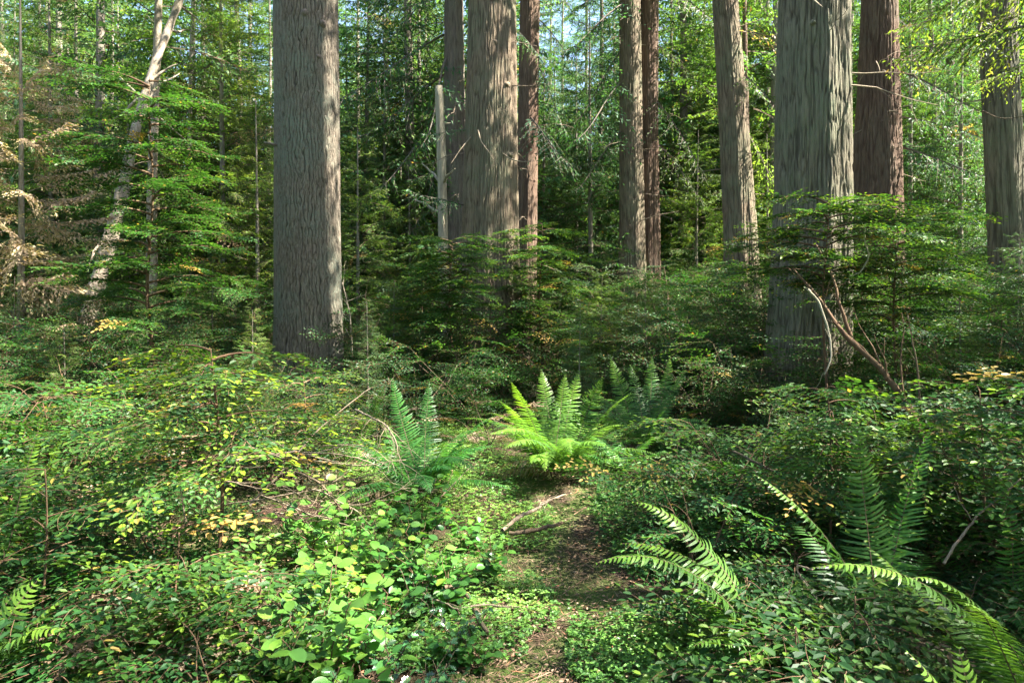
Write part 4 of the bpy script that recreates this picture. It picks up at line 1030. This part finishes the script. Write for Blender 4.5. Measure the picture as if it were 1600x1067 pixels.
fern('blue green fern in shade at the upper left of the twig heap', 240, 720, 5.2, [], 9, .6, .09, 25, .1, .8)
fern('shaded fern at the right frame edge', 1600, 900, 3.1, [(1560, 760, 3.1, .1, 0)], 6, .6, .09, 14, .3, .8)

# ------------------------------------------------------------------ salal
def salal_mesh(rng, H, nst, T, leaf, mats, aspect, bend=1.0):
    g = Geo(); P_, X_, N_, L_, A_ = [], [], [], [], []
    for i in range(nst):
        az = 2 * pi * (i + rng.random() * .7) / nst; hh = H * rng.uniform(.5, 1.05); rch = H * rng.uniform(.15, .75) * bend; n = 10; t = np.linspace(0, 1, n)
        S = np.stack([cos(az) * rch * t ** 1.3 + .012 * np.sin(t * 22), sin(az) * rch * t ** 1.3 + .012 * np.cos(t * 20), hh * t], 1) + np.r_[rng.normal(0, .03, 2), 0]
        g.tube(S, np.linspace(.004, .0015, n), 5, 1)
        m = int(hh / .045) + 2; u = np.linspace(.22, 1, m)
        for q, w in enumerate(u):
            p = np.array([np.interp(w, t, S[:, k]) for k in range(3)]); a = az + (1 if q % 2 else -1) * rng.uniform(.7, 1.6) if w < .98 else az
            d = np.array([cos(a), sin(a), rng.normal(.2, .3)]); P_.append(p + unit(d) * .008); X_.append(d); N_.append(np.array([rng.normal(0, .35), rng.normal(0, .35), 1.])); L_.append(leaf * rng.uniform(.7, 1.15) * (1 if w < .85 else .75)); A_.append(np.clip(.2 + (w - .5) * 1.4 + rng.normal(0, .15), 0, 1))
    g.leaves(T, np.array(P_), np.array(X_), np.array(N_), np.array(L_), np.array(L_) * aspect, rng.random(len(P_)) * .98, np.array(A_))
    return g
SAL = []
for v in range(4):
    rr = np.random.default_rng(600 + v)
    SAL.append(salal_mesh(rr, (.30, .38, .45, .34)[v], (7, 9, 10, 6)[v], T_BROAD, .078, None, .74).mesh('salal', [M['salal'], M['redtwig']], True))
HOL = []
for v in range(2):
    rr = np.random.default_rng(650 + v)
    HOL.append(salal_mesh(rr, .38, 8, T_HOLLY, .05, None, .62).mesh('holly', [M['holly'], M['twig']], True))
def put_plant(mesh, name, px, py, D, s, newg, hue, cat, group, kindphrase):
    x = (px - 800) / F * D; z0 = float(gz(x, D))
    o = link(name, mesh); o.location = (x, D, z0 - .01); o.rotation_euler = (0, 0, random.uniform(0, 6.28)); o.scale = (s, s, s); o.color = (newg, hue, 0, 1)
    tag(o, None, cat, group); AUTO.append((o, kindphrase, px, D, .4)); return o
rs = random.Random(8)
for (px, py, D) in ((520, 880, 3.9), (560, 860, 4.2), (600, 900, 3.7), (640, 880, 3.9), (590, 830, 4.6), (660, 850, 4.4), (500, 920, 3.5), (550, 960, 3.3), (610, 960, 3.3), (680, 910, 3.6), (640, 800, 4.9),
                    (450, 990, 2.8), (500, 1010, 2.7), (425, 1010, 2.75), (560, 1010, 2.9), (730, 860, 4.3), (700, 930, 3.5), (540, 820, 4.8), (480, 860, 4.2), (745, 1000, 2.95), (715, 1010, 3.0),
                    (505, 1090, 2.4), (455, 985, 2.55), (20, 1000, 2.6), (540, 1100, 2.4), (575, 900, 3.8), (770, 905, 3.9)):
    put_plant(rs.choice(SAL), 'salal_plant', px, py, D, rs.uniform(.8, 1.15) * (.7 if 700 < px < 790 else 1.15 if D < 2.7 else 1), rs.choice([.1, .2, .3, .4, .75]), rs.uniform(.3, .9), 'salal plant', 'salal plants beside the path', 'round leaved salal plant')
for (px, py, D) in ((640, 1060, 2.5), (590, 1080, 2.45), (680, 1040, 2.6), (560, 960, 3.0), (610, 990, 2.9), (720, 1000, 3.05), (650, 920, 3.4), (500, 960, 3.1)):
    put_plant(rs.choice(HOL), 'holly_seedling', px, py, D, rs.uniform(.7, 1.1), 0.3, rs.uniform(.5, 1), 'holly seedling', 'dark holly seedlings near the camera', 'dark spiny holly seedling')

def dead_sprig(label, px, py, D, seed, H=.26):
    rr = np.random.default_rng(seed); x = (px - 800) / F * D; t = thing('dead_shrub', (x, D, float(gz(x, D))), label, 'dead shrub')
    C, stm = shrub_cloud(rr, H, H * .7, SPR_HI, 3, .4, sl=.8)
    link('stems', stems_mesh('stems', stm, M['twig']), t); f = link('foliage', cloud_leaves_mesh('dead_foliage', C, T_OVAL, .5, [M['brownleaf'], M['twig']], rr), t); f.color = (.2, .5, 0, 1)
dead_sprig('withered brown leafy sprig low in the left foreground', 215, 960, 2.75, 1)
dead_sprig('withered rusty sprig beside the yellow fern at lower left', 330, 930, 3.1, 2, .2)
dead_sprig('pale brown dry shrub under the layered sapling', 190, 690, 5.0, 4, .5)
dead_sprig('dry brown shrub in the shade left of the central fern', 760, 690, 7.0, 5, .6)
# ------------------------------------------------------------------ dead branches and bare stems
DB = 'dead branches lying on the forest floor'
def db(label, pts, rad, tw=(6, .12, .4, -.05), seed=0, mat='paletwig', wig=.006): return curve_thing('dead_branch', label, 'branch', pts, rad, M[mat], 7, DB, tw, wig, seed)
db('long pale dead branch slanting up to the right left of the path', [(390, 790, 4.3), (440, 740, 4.4), (500, 670, 4.6), (580, 605, 4.9)], (.009, .006, .003), seed=1)
db('pale forked dead branch lying above the twig heap', [(360, 720, 4.6), (450, 708, 4.6), (530, 712, 4.5), (600, 735, 4.4)], (.008, .006, .003), (8, .15, .45, 0), 2)
db('curved bleached branch with hanging side twigs at the centre left', [(555, 640, 4.9), (590, 655, 4.8), (615, 680, 4.7), (630, 720, 4.6)], (.008, .006, .003), (16, .12, .32, -.6), 3)
db('thin dead branch in the low twig heap left of the salal', [(390, 785, 4.2), (450, 772, 4.2), (495, 760, 4.2), (555, 795, 4.1)], (.008, .005, .003), seed=4)
db('brown dead branch crossing the twig heap', [(440, 730, 4.5), (500, 750, 4.3), (540, 790, 4.1)], (.009, .007, .004), seed=5, mat='twig')
db('straight grey stick leaning up towards the shaded fern', [(670, 790, 4.6), (705, 760, 4.8), (735, 733, 5.0)], (.005, .004, .003), (2, .05, .1, 0), 6)
db('forked weathered branch lying across the far path', [(785, 828, 4.45), (820, 800, 4.7), (850, 785, 4.9), (890, 768, 5.1)], (.014, .012, .005), (6, .1, .3, 0), 7)
db('mossy brown stick on the path below the forked branch', [(795, 832, 4.4), (840, 828, 4.45), (880, 815, 4.5)], (.014, .014, .010), (2, .05, .15, .1), 8, 'twig')
db('thin pale twig lying over the red litter patch', [(660, 925, 3.4), (700, 948, 3.25), (725, 955, 3.2)], (.005, .004, .002), (3, .05, .15, 0), 9)
db('short stout stick at the lower litter patch', [(743, 952, 3.2), (752, 965, 3.15), (762, 980, 3.05)], (.013, .013, .010), None, 10, 'twig')
db('thin stick crossing the litter patch from side to side', [(735, 948, 3.25), (775, 946, 3.25), (815, 946, 3.25)], (.004, .004, .002), (3, .05, .15, 0), 11)
db('dark stick in the left of the path', [(695, 918, 3.5), (715, 918, 3.5), (730, 930, 3.4)], (.012, .010, .008), None, 12, 'twig')
db('thin branch over the low bushes at right', [(1150, 1030, 2.6), (1200, 985, 2.7), (1300, 965, 2.8), (1420, 975, 2.8)], (.0045, .0035, .002), seed=13, mat='twig')
db('short bent twig above the fern at right', [(1270, 888, 2.9), (1250, 885, 2.9), (1262, 915, 2.9), (1285, 945, 2.8)], (.005, .004, .002), (2, .05, .1, 0), 14)
db('grey stick leaning up to the right in the lower right bushes', [(1475, 880, 3.0), (1530, 805, 3.1), (1590, 745, 3.2)], (.006, .005, .003), (2, .1, .2, 0), 15)
db('fallen brown branch beneath the bright bush at right', [(1145, 705, 4.6), (1210, 735, 4.3), (1280, 762, 4.1)], (.009, .009, .006), (5, .1, .3, 0), 16, 'twig')
for i in range(14):
    px = random.uniform(400, 610); py = random.uniform(700, 810); D = random.uniform(3.9, 5.2)
    o = db(None, [(px - 70, py + random.uniform(-25, 25), D), (px, py + random.uniform(-10, 10), D - .1), (px + 70, py + random.uniform(-30, 30), D - .2)], (.005, .004, .002), (5, .1, .35, .0), 40 + i)
    AUTO.append((o, 'thin dead branch in the twig heap', px, D, .3))

ST = 'bare woody stems'
def st(label, pts, rad, mat='redtwig', tw=(4, .1, .35, .1), seed=0, wig=.004): return curve_thing('bare_stem', label, 'stem', pts, rad, M[mat], 9, ST, tw, wig, seed)
st('leaning bare brown huckleberry trunk rising to the left in front of the thickest cedar', [(1445, 700, 5.2), (1425, 640, 5.3), (1372, 572, 5.4), (1320, 525, 5.5), (1275, 460, 5.7), (1240, 420, 5.8)], (.026, .024, .022, .014, .006), seed=21, tw=(9, .2, .7, .3))
st('second brown limb forking up from the leaning huckleberry trunk', [(1330, 525, 5.55), (1315, 480, 5.6), (1300, 430, 5.7), (1275, 385, 5.8)], (.016, .012, .006), seed=22)
st('curved white dead stem hanging before the thickest cedar', [(1262, 452, 5.3), (1280, 470, 5.3), (1297, 520, 5.25), (1300, 560, 5.2), (1288, 585, 5.2)], (.010, .009, .007, .005), 'snagwood', (2, .1, .3, .1), 23, .002)
st('short white crooked dead stem high before the reddish cedar', [(1352, 350, 6.0), (1350, 375, 6.0), (1358, 400, 6.0), (1345, 425, 6.0), (1325, 432, 6.0)], (.007, .006, .003), 'snagwood', (1, .1, .2, 0), 24, .002)
st('thin upright grey stem at right of the leaning huckleberry trunk', [(1440, 640, 4.9), (1430, 560, 4.9), (1418, 495, 4.9)], (.008, .006, .003), 'twig', (2, .1, .2, .2), 25)
st('thin pale upright stem among the left bushes', [(292, 835, 3.8), (288, 800, 3.8), (280, 760, 3.8)], (.006, .005, .003), 'paletwig', (2, .05, .15, .2), 26)
st('pale bare dead stem right of the fir', [(550, 560, 11), (548, 490, 11), (535, 440, 11)], (.016, .012, .005), 'snagwood', (8, .2, .6, .1), 27)

# ------------------------------------------------------------------ ground cover and litter
rr = np.random.default_rng(77)
def scatter(n, xlo, xhi, ylo, yhi):
    y = ylo + (yhi - ylo) * rr.random(n) ** 1.4; x = rr.uniform(xlo, xhi, n) * np.clip(y / 5, .45, 1.4)
    return x, y
x, y = scatter(120000, -3.2, 3.6, 1.9, 12)
dpath = np.abs(x - path_x(y)); cl = vnoise(x * 2.2 + 50, y * 2.2 + 50, 0, 9)
trod = np.where(y < 4.0, .11, .18)
keep = (cl > 0.34) & (dpath < 1.0 + .8 * vnoise(x * 1.5, y * 1.5, 0, 23)) & ((dpath > trod * (.75 + .5 * vnoise(x * 3, y * 3, 0, 19))) | (cl > .45)); x, y = x[keep], y[keep]; n = len(x)
h = rr.random(n) ** 1.5 * .075 + .008
P0 = np.stack([x, y, gz(x, y) + h], 1)
g = Geo(); az = rr.random(n) * 2 * pi; sz = rr.uniform(.011, .024, n) * (1 + .25 * (y > 6)); rnd = rr.random(n)
for k in range(3):
    a = az + k * 2.094 + rr.normal(0, .15, n)
    X = np.stack([np.cos(a), np.sin(a), rr.normal(.05, .2, n)], 1); N = np.stack([rr.normal(0, .25, n), rr.normal(0, .25, n), np.ones(n)], 1)
    g.leaves(T_FOLD, P0, X, N, sz, sz * .8, rnd * .97, np.clip(cl[keep] * 1.6 - .6, 0, 1))
g.segs(P0 - np.array([0, 0, .03]), P0, .0008, .0005, 0)
o = tag(link('ground_cover', g.mesh('ground_cover', M['cover'])), 'small bright green leaves creeping over the ground beside the path', 'ground cover', kind='stuff'); o.color = (.8, .4, 0, 1)
x, y = scatter(52000, -3.0, 3.2, 1.9, 10); n = len(x); a = rr.random(n) * 2 * pi
P0 = np.stack([x, y, gz(x, y) + rr.random(n) * .02 + .004], 1); X = np.stack([np.cos(a), np.sin(a), rr.normal(0, .12, n)], 1)
g = Geo(); L = rr.uniform(.02, .085, n); g.leaves(T_NEEDLE, P0, X, np.stack([rr.normal(0, .4, n), rr.normal(0, .4, n), np.ones(n)], 1), L, L * .05 + .001, rr.random(n), rr.random(n) * .4)
x, y = scatter(9000, -3.0, 3.2, 1.9, 9); n = len(x); a = rr.random(n) * 2 * pi
P0 = np.stack([x, y, gz(x, y) + rr.random(n) * .02 + .008], 1)
g.leaves(T_OVAL, P0, np.stack([np.cos(a), np.sin(a), rr.normal(0, .25, n)], 1), np.stack([rr.normal(0, .5, n), rr.normal(0, .5, n), np.ones(n)], 1), rr.uniform(.014, .03, n), .012, rr.random(n), rr.random(n))
n = 700; x, y = scatter(n, -2.6, 2.8, 2.0, 9); a = rr.random(n) * 2 * pi; L = rr.uniform(.06, .28, n)
A = np.stack([x, y, gz(x, y) + .012], 1); B = A + np.stack([np.cos(a) * L, np.sin(a) * L, rr.normal(0, .015, n)], 1)
g.segs(A, B, .0028, .0014, 0, 4)
o = tag(link('forest_litter', g.mesh('forest_litter', M['litterstrip'])), 'reddish brown needles, twigs and dead leaves strewn over the path', 'litter', kind='stuff'); o.color = (1, .5, 0, 1)

# ------------------------------------------------------------------ labels of the many plants
LAND.append(('white leaning trunk', 165, 12)); LAND.append(('central fern', 872, 6.1)); LAND.append(('left frame edge', 0, 5)); LAND.append(('right frame edge', 1600, 5))
def num(i):
    w = ['', 'second ', 'third ', 'fourth ', 'fifth ', 'sixth ', 'seventh ', 'eighth ', 'ninth ', 'tenth ', 'eleventh ', 'twelfth ', 'thirteenth ', 'fourteenth ', 'fifteenth ', 'sixteenth ']
    return w[i] if i < len(w) else str(i) + 'th '
groups = {}
for o, kp, px, D, H in AUTO:
    ph, lp, lD = min(LAND, key=lambda l: abs(l[1] - px) + 2.0 * abs(l[2] - D))
    if 'edge' in ph: rel = 'near the ' + ph if 0 <= px <= 1600 else 'beyond the ' + ph
    elif abs(px - lp) < 38: rel = ('in front of the ' if D < lD else 'behind the ') + ph
    else: rel = ('left of the ' if px < lp else 'right of the ') + ph
    band = 'close by' if D < 3.6 else 'near' if D < 5.5 else 'mid way' if D < 9 else 'further back' if D < 15 else 'in the background' if D < 28 else 'far back'
    groups.setdefault((kp, rel, band), []).append((D, px, o))
for (kp, rel, band), lst in groups.items():
    lst.sort(key=lambda q: q[0])
    for i, (D, px, o) in enumerate(lst):
        o['label'] = f"{kp} {rel}, {band}" if len(lst) == 1 else f"{num(i)}nearest {kp} {rel}, {band}".replace('thin dead branch in the twig heap', 'dead branch in the twig heap')
